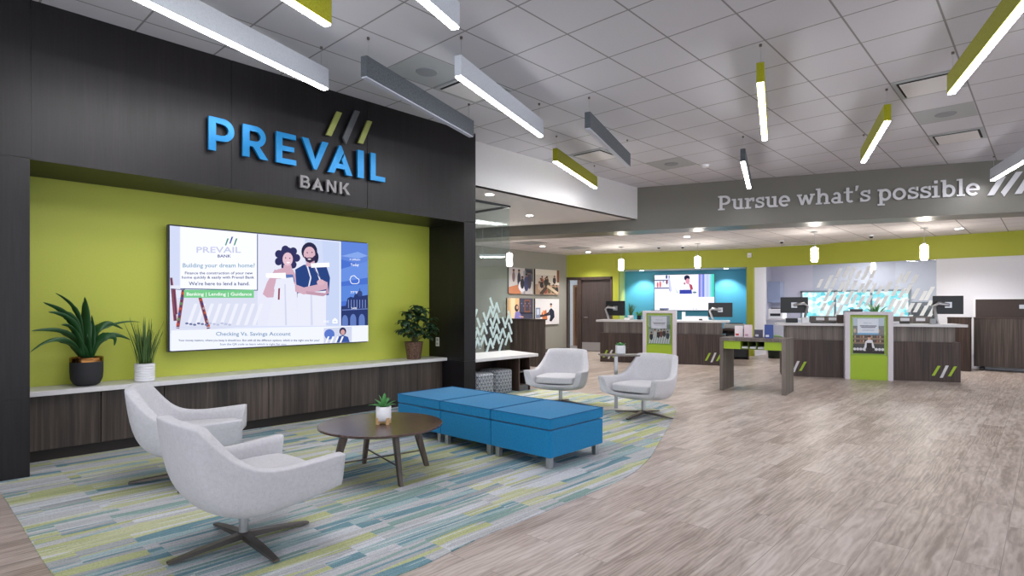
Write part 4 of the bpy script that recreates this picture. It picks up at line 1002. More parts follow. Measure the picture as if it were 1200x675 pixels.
for (a, b, z) in heads:
    p = Vector((1, 0, 0))*a*1.05+Vector((0, 1, 0))*(b*.6-.05); p.z = z
    st.tube([(0, 0, .17), (p.x*.35, p.y*.35, .17+(z-.17)*.6), tuple(p)], [.006, .004, .003], 6)
    n_ = r_.randint(6, 8); a0_ = r_.uniform(0, 6)
    for k in range(n_):
        leaf(lf, tuple(p), a0_+2*PI*k/n_, r_.uniform(.10, .15), .034, math.radians(r_.uniform(-15, 25)), math.radians(95), 6, .12)
st.build('stems', paint((86, 84, 50), .6, name='stem'), pu); lo_ = leaves_obj(lf, 'foliage', M['leaf3'], pu); lo_['kind'] = 'stuff'
# small plant on the coffee table
sxp, syp = P(449.5, 496.5, .393)
ps = thing('potted_succulent', 'small green plant in a white pot on the coffee table', 'plant', (sxp, syp, .3935), 0, 'potted plants')
MB().lathe([(.035, .02), (.05, .026), (.056, .045), (.056, .13), (.052, .132), (.05, .115)], 32).build('pot', M['white'], ps, smooth=True)
MB().cyl((0, 0), .05, .108, .118, 20).build('soil', M['soil'], ps)
for k in range(4):
    a = scr+math.radians(45+90*k); c_, s_ = math.cos(a), math.sin(a)
    vs = []
    for (r0, r1, z0, z1) in ((.038, .058, 0, .05),):
        for z, ra, rb_ in ((0, .044, .060), (.02, .036, .060), (.05, .0565, .063)):
            for w in (-.011, .011): vs += [(ra*c_-w*s_, ra*s_+w*c_, z), (rb_*c_-w*s_, rb_*s_+w*c_, z)]
    fs = [(0, 1, 3, 2), (8, 10, 11, 9), (0, 4, 5, 1), (2, 3, 7, 6), (4, 8, 9, 5), (6, 7, 11, 10), (1, 5, 7, 3), (5, 9, 11, 7), (0, 2, 6, 4), (4, 6, 10, 8)]
    MB().add(vs, fs).build('stand_foot', M['bamboo'], ps)
MB().box(-.042, -.008, .006, .042, .008, .018).box(-.008, -.042, .006, .008, .042, .018).build('stand_cross', M['bamboo'], ps)
mb = MB(); r_ = random.Random(2)
for k in range(17):
    a = k*2.4; leaf(mb, (0, 0, .115), a, r_.uniform(.07, .12), .013, math.radians(20+k*4), math.radians(45-k*1.5), 6, .4)
leaves_obj(mb, 'rosette', M['leaf4'], ps)

# ------------------------------------------------------------------ ottomans
def ottoman(y0, label):
    t = thing('ottoman', label, 'ottoman', (3.50, y0, .006), 0, 'blue square ottomans pushed together in a row')
    W, D = .72, .652
    MB().box(0, 0, .09, W, D, .305).build('body', M['blue_fab'], t, bevel=.012, seg=3)
    cm = MB()
    nx = 10
    vs = []; fs = []
    def hz(i, j): 
        u, v = i/nx*2-1, j/nx*2-1
        return .398+.010*(1-u*u)*(1-v*v)
    for j in range(nx+1):
        for i in range(nx+1): vs.append((-.006+(W+.012)*i/nx, -.0+(D)*j/nx, hz(i, j)-.002))
    nv = len(vs)
    ringi = [i for i in range(nx+1)]+[(nx+1)*j+nx for j in range(1, nx+1)]+[(nx+1)*nx+i for i in range(nx-1, -1, -1)]+[(nx+1)*j for j in range(nx-1, 0, -1)]
    for k in ringi: vs.append((vs[k][0], vs[k][1], .312))
    for j in range(nx):
        for i in range(nx): a = j*(nx+1)+i; fs.append((a, a+1, a+nx+2, a+nx+1))
    m_ = len(ringi)
    for i in range(m_): fs.append((ringi[i], nv+i, nv+(i+1) % m_, ringi[(i+1) % m_]))
    fs.append(tuple(range(nv, nv+m_))[::-1])
    cush = cm.add(vs, fs).build('cushion', M['blue_fab'], t, bevel=.012, seg=3)
    # piping
    z = .396
    pp = [(-.002, .004, z), (W+.002, .004, z), (W+.002, D-.004, z), (-.002, D-.004, z), (-.002, .004, z)]
    MB().tube(pp, .0045, 8).build('piping', paint((14, 92, 138), .8, name='piping'), cush)
    for (a, b) in ((.05, .05), (W-.05, .05), (W-.05, D-.05), (.05, D-.05)):
        MB().box(a-.022, b-.022, .012, a+.022, b+.022, .09).box(a-.02, b-.02, 0, a+.02, b+.02, .012).build('leg', M['steel'], t, bevel=.003)
    return t
ottoman(2.835, 'blue ottoman nearest the camera in the row of three'); ottoman(3.492, 'blue ottoman in the middle of the row of three'); ottoman(4.149, 'blue ottoman furthest back, next to the ledge cabinet')

# ------------------------------------------------------------------ side table with plant
stt = thing('side_table', 'slim metal side table behind the white lounge chair', 'table', (6.19, 3.97, 0))
SA_ = math.radians(-47)
def rot(x, y, a): return (x*math.cos(a)-y*math.sin(a), x*math.sin(a)+y*math.cos(a))
def rbox(x0, y0, z0, x1, y1, z1, a):
    q = [rot(x, y, a) for x, y in ((x0, y0), (x1, y0), (x1, y1), (x0, y1))]
    return MB().prism(q, z0, z1)
rbox(-.2, -.13, .668, .32, .14, .684, SA_).build('tabletop', M['bronze'], stt, bevel=.002, seg=1)
rbox(-.02, -.02, .012, .02, .02, .668, SA_).build('post', M['steel'], stt)
rbox(-.18, -.13, .0065, .24, .13, .016, SA_).build('base_plate', M['steel'], stt)
ax_, ay_ = P(727, 414.5, .684)
pa = thing('potted_succulent', 'trailing green plant in a white square pot on the slim side table', 'plant', (ax_, ay_, .6845), 0, 'potted plants')
pb = rbox(-.055, -.05, 0, .055, .05, .105, SA_); pb.build('pot', M['white'], pa, bevel=.006)
mb = MB(); r_ = random.Random(9)
for k in range(40):
    a = r_.uniform(0, 6.3); leaf(mb, (r_.uniform(-.035, .035), r_.uniform(-.035, .035), .105), a, r_.uniform(.03, .06), .010, math.radians(r_.uniform(20, 70)), math.radians(60), 4, .3)
leaves_obj(mb, 'leaves', M['leaf4'], pa)
mb = MB(); d_ = rot(.05, -.04, SA_)
for k in range(10): leaf(mb, (d_[0]*1.2+r_.uniform(-.01, .01), d_[1]*1.2+r_.uniform(-.01, .01), .10-k*.008), r_.uniform(0, 6.3), .025, .007, .2, 1.0, 3, .3)
leaves_obj(mb, 'trailing_vine', M['leaf2'], pa)

# ------------------------------------------------------------------ bench beside the feature wall
be = thing('waiting_bench', 'white topped built-in bench beside the dark column', 'bench', (0, 0, 0))
MB().prism([(5.345, 5.78), (6.84, 5.78), (7.06, 6.6), (5.345, 6.6)], .515, .558).build('benchtop', M['quartz'], be, bevel=.003, seg=1)
MB().box(5.345, 6.45, .0, 6.98, 6.55, .514).build('back_panel', M['wood_dk'], be)
MB().box(6.50, 5.88, .0, 6.522, 6.449, .514).box(6.74, 5.88, .0, 6.762, 6.449, .514).build('side_panel', M['wood_dk'], be)
MB().box(6.524, 5.90, .28, 6.738, 6.447, .30).box(6.524, 5.9, .075, 6.738, 6.447, .09).build('shelf', paint((96, 90, 88), .5, name='shelf'), be)
MB().box(6.524, 5.90, .0, 6.738, 5.92, .073).build('toe_kick', paint((98, 100, 102), .5, name='toe'), be)
def pouf(x, y, label, h=.34, r=.2):
    t = thing('pouf', label, 'stool', (x, y, 0.006), 0, 'geometric patterned poufs')
    vs = []; n = 40; pr = [(.93, 0), (1, .015), (1, h-.03), (.97, h-.01), (.88, h)]
    mb = MB()
    for k, z in pr:
        for i in range(n):
            a = 2*PI*i/n; c_, s_ = math.cos(a), math.sin(a); e = .5
            vs.append((r*k*abs(c_)**e*(1 if c_ >= 0 else -1), r*k*abs(s_)**e*(1 if s_ >= 0 else -1), z))
    fs = [(j*n+i, j*n+(i+1) % n, (j+1)*n+(i+1) % n, (j+1)*n+i) for j in range(len(pr)-1) for i in range(n)]
    fs.append(tuple(range(n))[::-1]); fs.append(tuple(range(4*n, 5*n)))
    mb.add(vs, fs).build('seat', M['hex'], t, smooth=True)
pouf(6.21, 6.08, 'grey pouf with triangle line pattern under the bench, the right one'); pouf(5.66, 5.92, 'grey patterned pouf under the bench, half hidden by the dark column')

# wall plate on the column return
wp = thing('wall_plate', 'white outlet plate on the inner side of the dark column', 'outlet', (5.13, 6.13, .80))
MB().box(-.006, -.036, -.06, -.0005, .036, .06).build('plate', M['white'], wp, bevel=.002, seg=1); MB().box(-.009, -.018, .01, -.0062, .018, .045).box(-.009, -.018, -.045, -.0062, .018, -.01).build('socket', M['tile_grey'], wp)

# ------------------------------------------------------------------ framed photos on grey wall
def photo(px0, py0, px1, py1, label, k):
    yy = 10.33
    def z_(px, py): q = ray(px); t = yy/q[1]; return t*q[0], HH+(HY-py)/F*t
    x0, zt = z_(px0, py0); x1, zb = z_(px1, py1)
    W = x1-x0; Hh = zt-zb
    t = thing('photo_canvas', label, 'picture', (x0, yy, zb), 0, 'photo canvases on the grey wall')
    MB().box(0, .002, 0, W, .039, Hh).build('canvas_frame', M['black'], t)
    s = Pic(W, Hh, None, .001)
    if k == 0:
        s.rect(0, 0, 1, 1, (196, 190, 190)); s.rect(.66, 0, 1, .5, (90, 92, 96)); s.rect(.6, .1, .68, 1, (150, 148, 156)); s.poly([(0, .75), (.45, .62), (.5, 1), (0, 1)], (186, 120, 86))
        for x, y, w, h, c in ((.42, .45, .07, .3, (52, 48, 62)), (.2, .35, .06, .2, (120, 96, 100)), (.55, .7, .16, .22, (226, 224, 232)), (.72, .6, .1, .3, (66, 72, 110)), (.85, .5, .09, .3, (70, 66, 84)), (.55, .6, .08, .2, (40, 40, 50))):
            s.ell(x, y, w, h, c); s.ell(x, y-h-.03, .045, .055, (150, 104, 90)); s.ell(x, y-h-.06, .045, .035, (40, 32, 34))
        s.poly([(.7, .05), (.95, .05), (.98, .2), (.72, .16)], (54, 54, 62))
    elif k == 1:
        s.rect(0, 0, 1, 1, (206, 196, 184)); s.rect(0, .6, 1, 1, (176, 146, 124)); s.rect(.9, 0, 1, .5, (120, 70, 50)); s.rect(0, 0, .9, .22, (222, 214, 202))
        r2 = random.Random(4)
        for q in range(16):
            x, y = r2.uniform(.08, .92), .3+.45*r2.random(); c = r2.choice([(150, 72, 58), (84, 78, 52), (52, 46, 50), (170, 100, 80), (110, 92, 60), (196, 170, 150)])
            s.ell(x, y+.12, .07, .14, c); s.ell(x, y-.03, .035, .045, (188, 140, 118)); s.ell(x, y-.055, .036, .03, (64, 44, 36))
        s.poly([(.15, .95), (.55, .5), (.62, .56), (.3, 1)], (70, 58, 48)); s.poly([(.5, .6), (.95, .9), (.9, 1), (.45, .7)], (196, 176, 150))
    elif k == 2:
        s.rect(0, 0, 1, 1, (64, 66, 88)); s.rect(0, 0, .46, 1, (222, 178, 130)); s.rect(.14, .0, .3, .9, (236, 206, 168)); s.rect(.66, .05, .9, .55, (132, 84, 62)); s.rect(.7, .1, .86, .5, (66, 60, 76)); s.rect(.48, .55, 1, .62, (30, 32, 50))
        s.ell(.36, .38, .08, .14, (40, 30, 34)); s.ell(.38, .36, .045, .07, (206, 160, 136)); s.poly([(.26, .9), (.3, .55), (.42, .5), (.52, .62), (.56, .9)], (122, 118, 186)); s.line([(.45, .7), (.62, .74)], .05, (206, 160, 136))
        for q in range(6): s.ell(.55+.07*q, .2+.1*(q % 2), .012, .02, (150, 160, 200))
    else:
        s.rect(0, 0, 1, 1, (226, 222, 224)); s.rect(.02, .35, .2, .75, (120, 132, 160)); s.rect(.05, .4, .17, .62, (196, 206, 226)); s.poly([(.25, .55), (.45, .42), (.5, .8), (.3, .85)], (206, 116, 70)); s.poly([(.2, .62), (.6, .56), (.62, .64), (.2, .72)], (56, 44, 52))
        s.poly([(.56, .45), (.66, .36), (.78, .48), (.8, .72), (.66, .9), (.58, .86), (.62, .7)], (30, 36, 58)); s.ell(.65, .27, .045, .07, (206, 166, 146)); s.ell(.65, .21, .05, .04, (40, 34, 40)); s.line([(.6, .5), (.42, .62)], .05, (34, 40, 60)); s.rect(.3, .45, .36, .62, (236, 160, 110))
    s.build('print', t)
photo(596, 313, 624.4, 344.8, 'photo canvas of people round an office table, upper left of four', 0); photo(627.3, 315, 655.2, 345.6, 'photo canvas of a seated crowd, upper right of four', 1)
photo(594.4, 349.3, 624.4, 379, 'photo canvas of a woman in lilac by an orange wall, lower left of four', 2); photo(627.3, 350, 655.2, 379.6, 'photo canvas of a person in a dark suit reaching out, lower right of four', 3)
# glowing tube added to stand in for pendants reflected in the office glass
oc = thing('linear_pendant_light', 'slim glowing tube added for the light strip reflected in the glass panel', 'ceiling light', (7.5, 8.6, 2.30), 0)
# ------------------------------------------------------------------ teller counters
def line_pt(px, k): r = (px-600)/F; t = k/(1+.404*r); R = r*t; return (t*FW[0]+R*RT[0], t*FW[1]+R*RT[1])
LD = line_pt(703.3, 14.45); RD = line_pt(916, 12.855)
oc.location = P(577, 301, 2.32)+(2.32,); oc.rotation_euler = (0, 0, math.radians(-47)); MB().box(-.27, -.03, 0, .27, .03, .05).build('housing', M['white'], oc); MB().box(-.25, -.025, -.008, .25, .025, -.0005).build('diffuser', M['lens'], oc); MB().tube([(-.2, 0, .05), (-.2, 0, .64)], .003, 6).build('cable', M['steel'], oc); MB().tube([(.2, 0, .05), (.2, 0, .64)], .003, 6).build('cable', M['steel'], oc)
def teller(org, label, L=2.74):
    t = thing('teller_counter', label, 'counter', (org[0], org[1], 0), TA, 'teller counters')
    MB().box(0, 0, 0, L, .70, .67).build('body', M['wood_dk'], t)
    MB().box(.07, .03, .672, L-.07, .68, .93).build('upper_band', M['wood_band'], t)
    MB().box(-.09, -.04, .932, L+.09, .76, .977).build('countertop', M['quartz'], t, bevel=.003, seg=1)
    for k, x0_ in enumerate((.06, 2.33)):
        for j, (c, zz) in enumerate((('lime', .1), ('grey', .07), ('lime', .1))):
            x = x0_+j*.115; h = .17 if j != 1 else .21
            mt = M['sign_grey'] if c == 'grey' else M['lime_lam']
            MB().prism_y([(x, zz), (x+.042, zz), (x+.042+.085, zz+h), (x+.085, zz+h)], -.008, -.0005).build('slanted_bar', M['silver'] if (c == 'grey') else mt, t)
    return t
teller(LD, 'dark wood counter with white top in front of the blue niche')
teller(RD, 'dark wood counter with white top in front of the glazed room')
def fposter(org, kind, label):
    o = (org[0]+AD[0]*1.01-BD[0]*.001, org[1]+AD[1]*1.01-BD[1]*.001)
    t = thing('poster_stand', label, 'poster stand', (o[0], o[1], 0), TA, 'poster stands at the counters')
    W, Hh = .73, 1.19
    fr = MB(); fr.box(0, -.17, 0, .08, -.001, Hh).box(W-.08, -.17, 0, W, -.001, Hh).box(.08, -.17, Hh-.055, W-.08, -.001, Hh)
    fr.build('frame', paint((214, 208, 216), .4, name='white_laminate'), t, bevel=.003, seg=1)
    MB().box(.081, -.12, .001, W-.081, -.045, Hh-.057).build('back_panel', M['lime_lam'], t)
    MB().box(.081, -.155, .001, W-.081, -.121, .42).build('lower_panel', M['lime_lam'], t)
    w, h = .47, .62
    s = Pic(w, h, None, 0)
    if kind == 'R':
        s.rect(0, 0, 1, 1, (70, 58, 54)); s.rect(0, 0, 1, .48, (196, 200, 214)); s.rect(0, .22, 1, .5, (110, 96, 92))
        for q in range(8): s.ell(.06+.125*q, .36+.05*(q % 2), .045, .06, [(204, 160, 120), (120, 76, 50), (222, 210, 196)][q % 3])
        for v in (.56, .68): s.rect(0, v, 1, v+.05, (150, 118, 92)); [s.rect(.04+q*.09, v-.06, .09+q*.09, v, [(196, 150, 110), (90, 60, 46), (180, 100, 70)][q % 3]) for q in range(11)]
        s.rect(.14, .02, .82, .46, (232, 232, 242)); s.rect(.14, .42, .82, .47, (110, 170, 214)); s.text('PREVAIL', .34, .62, .16, .035, (186, 190, 214)); s.rect(.22, .21, .76, .235, (90, 92, 110)); s.rect(.26, .25, .72, .272, (90, 92, 110)); s.rect(.3, .31, .68, .32, (170, 172, 186)); s.rect(.3, .35, .68, .36, (170, 172, 186))
        s.poly([(.33, .92), (.4, .66), (.5, .6), (.62, .62), (.72, .9), (.66, .92), (.6, .78), (.44, .78), (.4, .94)], (232, 230, 236)); s.poly([(.43, .95), (.44, .7), (.6, .7), (.63, .95)], (38, 32, 34)); s.ell(.52, .56, .05, .06, (214, 170, 146)); s.ell(.52, .52, .05, .03, (90, 60, 44)); s.rect(0, .93, 1, 1, (52, 46, 46))
        for q in range(10): s.ell(.05+.1*q, .88, .05, .04, (222, 222, 228) if not 3 < q < 7 else (60, 50, 50))
    else:
        s.rect(0, 0, 1, 1, (128, 140, 130)); s.rect(.0, .48, 1, 1, (176, 176, 176))
        for q in range(9): s.poly([(.0+.11*q, 1), (.05+.11*q, 1), (.13+.11*q, .72), (.08+.11*q, .72)], (226, 228, 232))
        for x, y, c in ((.12, .7, (40, 40, 50)), (.45, .62, (66, 44, 40)), (.58, .6, (120, 60, 50)), (.72, .58, (50, 44, 50)), (.88, .66, (40, 48, 70)), (.3, .6, (200, 196, 196))):
            s.ell(x, y+.06, .08, .12, c); s.ell(x, y-.07, .035, .045, (196, 146, 120)); s.ell(x, y-.1, .035, .025, (50, 36, 32))
        s.rect(.12, .02, .84, .46, (222, 220, 234)); s.text('PREVAIL', .32, .66, .17, .035, (160, 166, 196)); s.rect(.2, .24, .78, .265, (120, 116, 130)); s.rect(.24, .285, .74, .31, (120, 116, 130)); s.rect(.3, .35, .66, .36, (170, 168, 186))
    pt = thing('poster', 'printed poster', 'poster'); bpy.data.objects.remove(pt)
    po = s.build('poster', t); po.location = (.13, -.1265, .46)
    MB().box(.11, -.136, .44, .62, -.133, 1.10).build('acrylic_cover', M['glass'], t)
    so = MB()
    for a in (.118, .612):
        for z in (.45, 1.09):
            n = 10; vs = [(a+.007*math.cos(2*PI*i/n), yy, z+.007*math.sin(2*PI*i/n)) for yy in (-.145, -.12) for i in range(n)]
            so.add(vs, [tuple(range(n)), tuple(range(n, 2*n))[::-1]]+[((i+1) % n, i, n+i, n+(i+1) % n) for i in range(n)])
    so.build('standoffs', M['steel'], t)
    return t
fposter(LD, 'L', 'white framed poster of a group in front of the left counter'); fposter(RD, 'R', 'white framed poster of a shopkeeper in front of the right counter')
def tl(org, x, y, z=0): return (org[0]+AD[0]*x+BD[0]*y, org[1]+AD[1]*x+BD[1]*y, z)
def desk_px(px, k): # local x on a counter line behind the front by y~.35
    return None
CT = .9775
def lx(org, px, y=.3):
    p = (org[0]+BD[0]*y, org[1]+BD[1]*y); return s_on(px, p)
def monitor(org, px0, px1, z0, z1, y, label, arm):
    x0, x1 = lx(org, px0, y), lx(org, px1, y); c = tl(org, (x0+x1)/2, y, CT); w = x1-x0
    t = thing('monitor', label, 'monitor', c, TA, 'monitors on arms at the teller counters')
    MB().box(-w/2, -.012, z0-CT, w/2, .02, z1-CT).build('housing', M['black'], t, bevel=.006)
    MB().box(-w/2+.01, .0205, z0-CT+.01, w/2-.01, .022, z1-CT-.01).build('screen', emit((60, 66, 90), .6), t)
    MB().box(-.05, -.03, (z0+z1)/2-CT-.05, .05, -.0125, (z0+z1)/2-CT+.05).build('mount_plate', M['steel'], t)
    s_ = 1 if arm > 0 else -1; zm = (z0+z1)/2-CT
    MB().tube([(0, -.03, zm), (.0, -.06, zm), (-.16*s_, -.09, zm+.03), (-.22*s_, -.08, zm-.02), (-.17*s_, -.02, .06), (-.16*s_, -.02, .012)], [.022, .026, .030, .028, .024, .022], 12).build('arm', M['steel'], t, smooth=True)
    MB().cyl((-.16*s_, -.02), .04, .0005, .014, 20).build('arm_base', M['steel'], [c for c in t.children if c.name.startswith('arm')][0])
    return t
monitor(LD, 710, 732.5, 1.07, 1.42, .35, 'black monitor at the left end of the left counter', 1)
monitor(LD, 830, 858.5, 1.05, 1.37, .35, 'black monitor at the right end of the left counter', 1)
monitor(RD, 914.5, 947, 1.16, 1.46, .35, 'black monitor at the left end of the right counter', -1)
monitor(RD, 1093, 1129, 1.15, 1.47, .35, 'black monitor at the right end of the right counter', 1)
def citem(name, label, cat, org, px0, px1, z1, y, dep, mat, group=None, z0=CT, bev=.004, extra=None):
    x0, x1 = lx(org, px0, y), lx(org, px1, y); w = x1-x0
    t = thing(name, label, cat, tl(org, x0, y, z0+.0005), TA, group)
    MB().box(0, 0, 0, w, dep, z1-z0).build('body', mat, t, bevel=bev, seg=1)
    if extra: extra(t, w, dep, z1-z0)
    return t
def cards(t, w, d, h):
    for a in (.2, .6): MB().box(w*a, -.006, h*.35, w*a+.14, -.001, h*.8).build('card', M['white'], t)
def slots(t, w, d, h):
    for k in range(5): MB().box(w*(.08+k*.18), -.004, h*.1, w*(.2+k*.18), -.0005, h*.9).build('slot', M['charcoal'], t)
citem('desk_riser', 'long grey-brown riser with white cards on the right counter, left part', 'desk organiser', RD, 949, 986, 1.10, .55, .12, M['wood_band'], 'risers on the right counter', extra=cards)
citem('desk_riser', 'long brown riser with white cards beside the rightmost monitor', 'desk organiser', RD, 1046, 1092, 1.10, .55, .12, M['wood_band'], 'risers on the right counter', extra=cards)
citem('document_tray', 'white stacked document tray right of the left monitor on the right counter', 'tray', RD, 940, 948, 1.08, .05, .22, M['white'])
citem('keypad', 'flat black keypad on the right counter below the monitor', 'keypad', RD, 950, 980, 1.005, .1, .12, M['black'])
citem('card_terminal', 'black box under the left monitor of the right counter', 'terminal', RD, 921, 935, 1.06, .3, .15, M['black'])
citem('file_box', 'brown file box beside the shopkeeper poster', 'box', RD, 982, 989, 1.13, .2, .2, M['wood_dk'])
citem('tissue_box', 'dark slatted box behind the shopkeeper poster', 'box', RD, 998, 1011, 1.235, .45, .2, paint((96, 96, 104), .5, name='grey_box'), extra=slots)
citem('label_printer', 'low black printer behind the shopkeeper poster, left side', 'printer', RD, 990, 997, 1.20, .45, .2, M['black'])
citem('pen_cup', 'clear grey cup left of the rightmost monitor arm', 'cup', RD, 1091, 1097, 1.07, .12, .07, M['tile_grey'])
citem('phone', 'small black desk phone in front of the right riser', 'phone', RD, 1056, 1066, 1.01, .3, .12, M['black'])
citem('notice_card', 'small white card right of the shopkeeper poster on the counter', 'card', RD, 1046, 1054, 1.02, .1, .06, M['white'])
citem('paper_stack', 'white ream of paper left of the group poster', 'paper', LD, 731, 736, 1.02, .1, .25, M['white'])
citem('tissue_box', 'grey box standing above the group poster', 'box', LD, 773, 782.5, 1.25, .45, .2, paint((120, 128, 158), .5, name='blue_grey_box'), extra=slots)
citem('label_printer', 'low black printer behind the group poster, left side', 'printer', LD, 763, 770, 1.20, .45, .2, M['black'])
citem('label_printer', 'low black printer behind the group poster, right side', 'printer', LD, 785, 792, 1.20, .45, .2, M['black'])
citem('hand_sanitiser', 'small white dispenser right of the group poster', 'dispenser', LD, 799, 803, 1.16, .3, .07, M['white'])
citem('paper_stack', 'white low riser on the left counter between poster and monitor', 'desk organiser', LD, 802, 830, 1.06, .5, .15, M['white'])
citem('stapler', 'small black stapler on the left counter', 'stapler', LD, 819, 823, 1.01, .2, .05, M['black'])
def small_plant(org, px, y, label, h, grass, pw=.07):
    x = lx(org, px, y); c = tl(org, x, y, CT+.0005); t = thing('potted_plant', label, 'plant', c, 0, 'small plants on the counters')
    MB().lathe([(pw*.75, 0), (pw, .01), (pw, .10), (pw*.9, .10), (pw*.85, .08)], 20).build('pot', M['white'] if grass else M['charcoal'], t, smooth=True)
    mb = MB(); r2 = random.Random(int(px))
    for k in range(36 if grass else 26):
        a = r2.uniform(0, 6.3)
        leaf(mb, (r2.uniform(-.03, .03), r2.uniform(-.03, .03), .08), a, h*r2.uniform(.6, 1), .008 if grass else .02, math.radians(r2.uniform(60, 88) if grass else r2.uniform(20, 80)), math.radians(15 if grass else 60), 5)
    leaves_obj(mb, 'foliage', M['leaf2'] if grass else M['leaf4'], t)
small_plant(LD, 739, .5, 'upright grass plant beside the left monitor on the left counter', .34, True); small_plant(LD, 749, .4, 'small bushy plant left of the group poster', .17, False, .05)
small_plant(RD, 1026, .62, 'leafy plant above the shopkeeper poster', .40, False, .09)
# second screen in the blue niche
s0, s1 = s_on(766.5, (G0[0]+BD[0]*.82, G0[1]+BD[1]*.82)), s_on(837.7, (G0[0]+BD[0]*.82, G0[1]+BD[1]*.82))
o_ = (G0[0]+AD[0]*s0+BD[0]*.82, G0[1]+AD[1]*s0+BD[1]*.82)
tc_ = o_[0]*FW[0]+o_[1]*FW[1]; zt_ = HH+(HY-322)/F*tc_; zb_ = HH+(HY-364)/F*tc_
tv2 = thing('wall_screen', 'flat screen on the blue niche wall behind the left counter', 'television', (o_[0], o_[1], zb_), TA)
W2, H2 = s1-s0, zt_-zb_
MB().box(0, .003, 0, W2, .05, H2).build('bezel', M['black'], tv2); MB().box(.5, .05, .3, W2-.5, .079, H2-.3).build('wall_mount', M['black'], tv2)
def m2(cx, cy): return min(max((cx-55)/600, .008), .992), min(max((cy-150)/335, .012), .988)
s = Pic(W2, H2, 1.15, .002, m2)
s.rect(0, 0, 700, 600, (240, 242, 255)); s.rect(60, 150, 200, 300, (230, 232, 246)); s.line([(60, 203), (205, 203)], 8, (60, 60, 100)); s.line([(60, 276), (215, 276)], 9, (70, 70, 120)); s.line([(207, 160), (212, 300)], 9, (60, 60, 100)); s.poly([(195, 190), (215, 180), (235, 300), (215, 320)], (196, 200, 240))
for x, y, h, c in ((92, 245, 26, (206, 110, 110)), (118, 240, 30, (226, 90, 100)), (185, 220, 22, (120, 50, 80)), (182, 172, 18, (50, 60, 120)), (150, 215, 6, (150, 160, 200))): s.ell(x, y, 9, h, c)
s.ell(385, 185, 28, 26, (40, 36, 60)); s.ell(392, 215, 20, 26, (214, 150, 170)); s.ell(362, 236, 9, 10, (160, 90, 110)); s.poly([(400, 235), (435, 250), (445, 290), (410, 300)], (170, 70, 90)); s.poly([(380, 245), (408, 245), (420, 296), (350, 296)], (236, 230, 240)); s.poly([(312, 294), (430, 294), (436, 330), (312, 330)], (60, 70, 160)); s.ell(460, 318, 20, 8, (90, 120, 130)); s.poly([(262, 268), (300, 320), (290, 330)], (190, 210, 200))
for k, c in enumerate([(124, 124, 210), (170, 170, 226), (110, 130, 214), (200, 206, 240), (180, 196, 236), (190, 210, 236), (110, 214, 214), (70, 204, 180)]): s.rect(498+k*19, 150, 519+k*19, 360, c)
s.line([(80, 342), (170, 342)], 4, (222, 206, 206)); s.rect(440, 465, 456, 474, (190, 190, 206)); s.rect(470, 465, 484, 474, (190, 190, 206))
s.build('screen', tv2)
# niche downlights
for px in (752, 851):
    for dd in (.45,):
        ss = s_on(px, (G0[0]+BD[0]*dd, G0[1]+BD[1]*dd)); c = (G0[0]+AD[0]*ss+BD[0]*dd, G0[1]+AD[1]*ss+BD[1]*dd)
        t = thing('downlight', 'small downlight in the top of the blue niche, %s the screen' % ('left of' if px < 800 else 'right of'), 'ceiling light', (c[0], c[1], 2.32), 0, 'recessed downlights')
        MB().lathe([(.065, -.005), (.075, -.0005)], 20).build('trim_ring', M['white'], t); MB().lathe([(.055, -.007), (.055, -.0052)], 20).build('lens', M['disc'], t)
        li = bpy.data.lights.new('niche_beam', 'SPOT'); li.energy = 75; li.spot_size = math.radians(100); li.spot_blend = .6; li.shadow_soft_size = .04
        lo = bpy.data.objects.new('niche_beam', li); C.objects.link(lo); lo.location = (c[0], c[1], 2.29); lo.rotation_euler = Vector((BD[0]*.28, BD[1]*.28, -1)).to_track_quat('-Z', 'Y').to_euler()

# ------------------------------------------------------------------ brochure table between the counters
bt0 = P(843.4, 457.2)
bt = thing('brochure_table', 'waterfall-sided dark table with lime cubbies between the counters', 'table', (bt0[0], bt0[1], 0), math.radians(-84))
LT, DT, HT = .93, .56, .81
MB().box(0, 0, 0, .05, DT, HT-.05).build('side_panel', M['wood_band'], bt); MB().box(LT-.05, 0, 0, LT, DT, HT-.05).build('side_panel', M['wood_band'], bt)
MB().box(0, 0, HT-.049, LT, DT, HT).build('tabletop', M['wood_band'], bt)
MB().box(.052, .02, HT-.17, .3, DT-.02, HT-.051).build('lime_box', M['lime_lam'], bt); MB().box(.64, .02, HT-.17, LT-.052, DT-.02, HT-.051).build('lime_box', M['lime_lam'], bt)
MB().box(.301, .02, HT-.17, .639, DT-.02, HT-.158).box(.41, .02, HT-.157, .416, DT-.02, HT-.052).box(.525, .02, HT-.157, .531, DT-.02, HT-.052).box(.302, DT-.04, HT-.157, .638, DT-.03, HT-.052).build('cubby', paint((96, 112, 26), .5, name='moss_laminate'), bt)
for k in range(3):
    q = rot(.315+k*.113, .04, math.radians(-84))
    t = thing('envelope_stack', ['stack of white envelopes in the left cubby of the brochure table', 'stack of white envelopes in the middle cubby of the brochure table', 'stack of white envelopes in the right cubby of the brochure table'][k], 'envelopes', (bt0[0]+q[0], bt0[1]+q[1], HT-.1575), math.radians(-84), 'envelope stacks in the cubbies')
    m_ = MB()
    for j in range(5): m_.box(0+.001*(j % 2), 0, j*.0055, .088, .3, j*.0055+.0045)
    m_.build('envelopes', M['white'], t)
items = [(.20, .30, .17, (236, 226, 230), (206, 60, 60), 'white leaflet holder with a red mark, leftmost on the brochure table'), (.36, .22, .19, (226, 206, 214), (190, 150, 170), 'pale pink leaflet holder on the brochure table'), (.52, .18, .12, (60, 56, 80), (200, 200, 210), 'small dark card holder on the brochure table'), (.68, .12, .20, (44, 70, 140), (226, 230, 240), 'blue and white brochure holder, rightmost on the brochure table')]
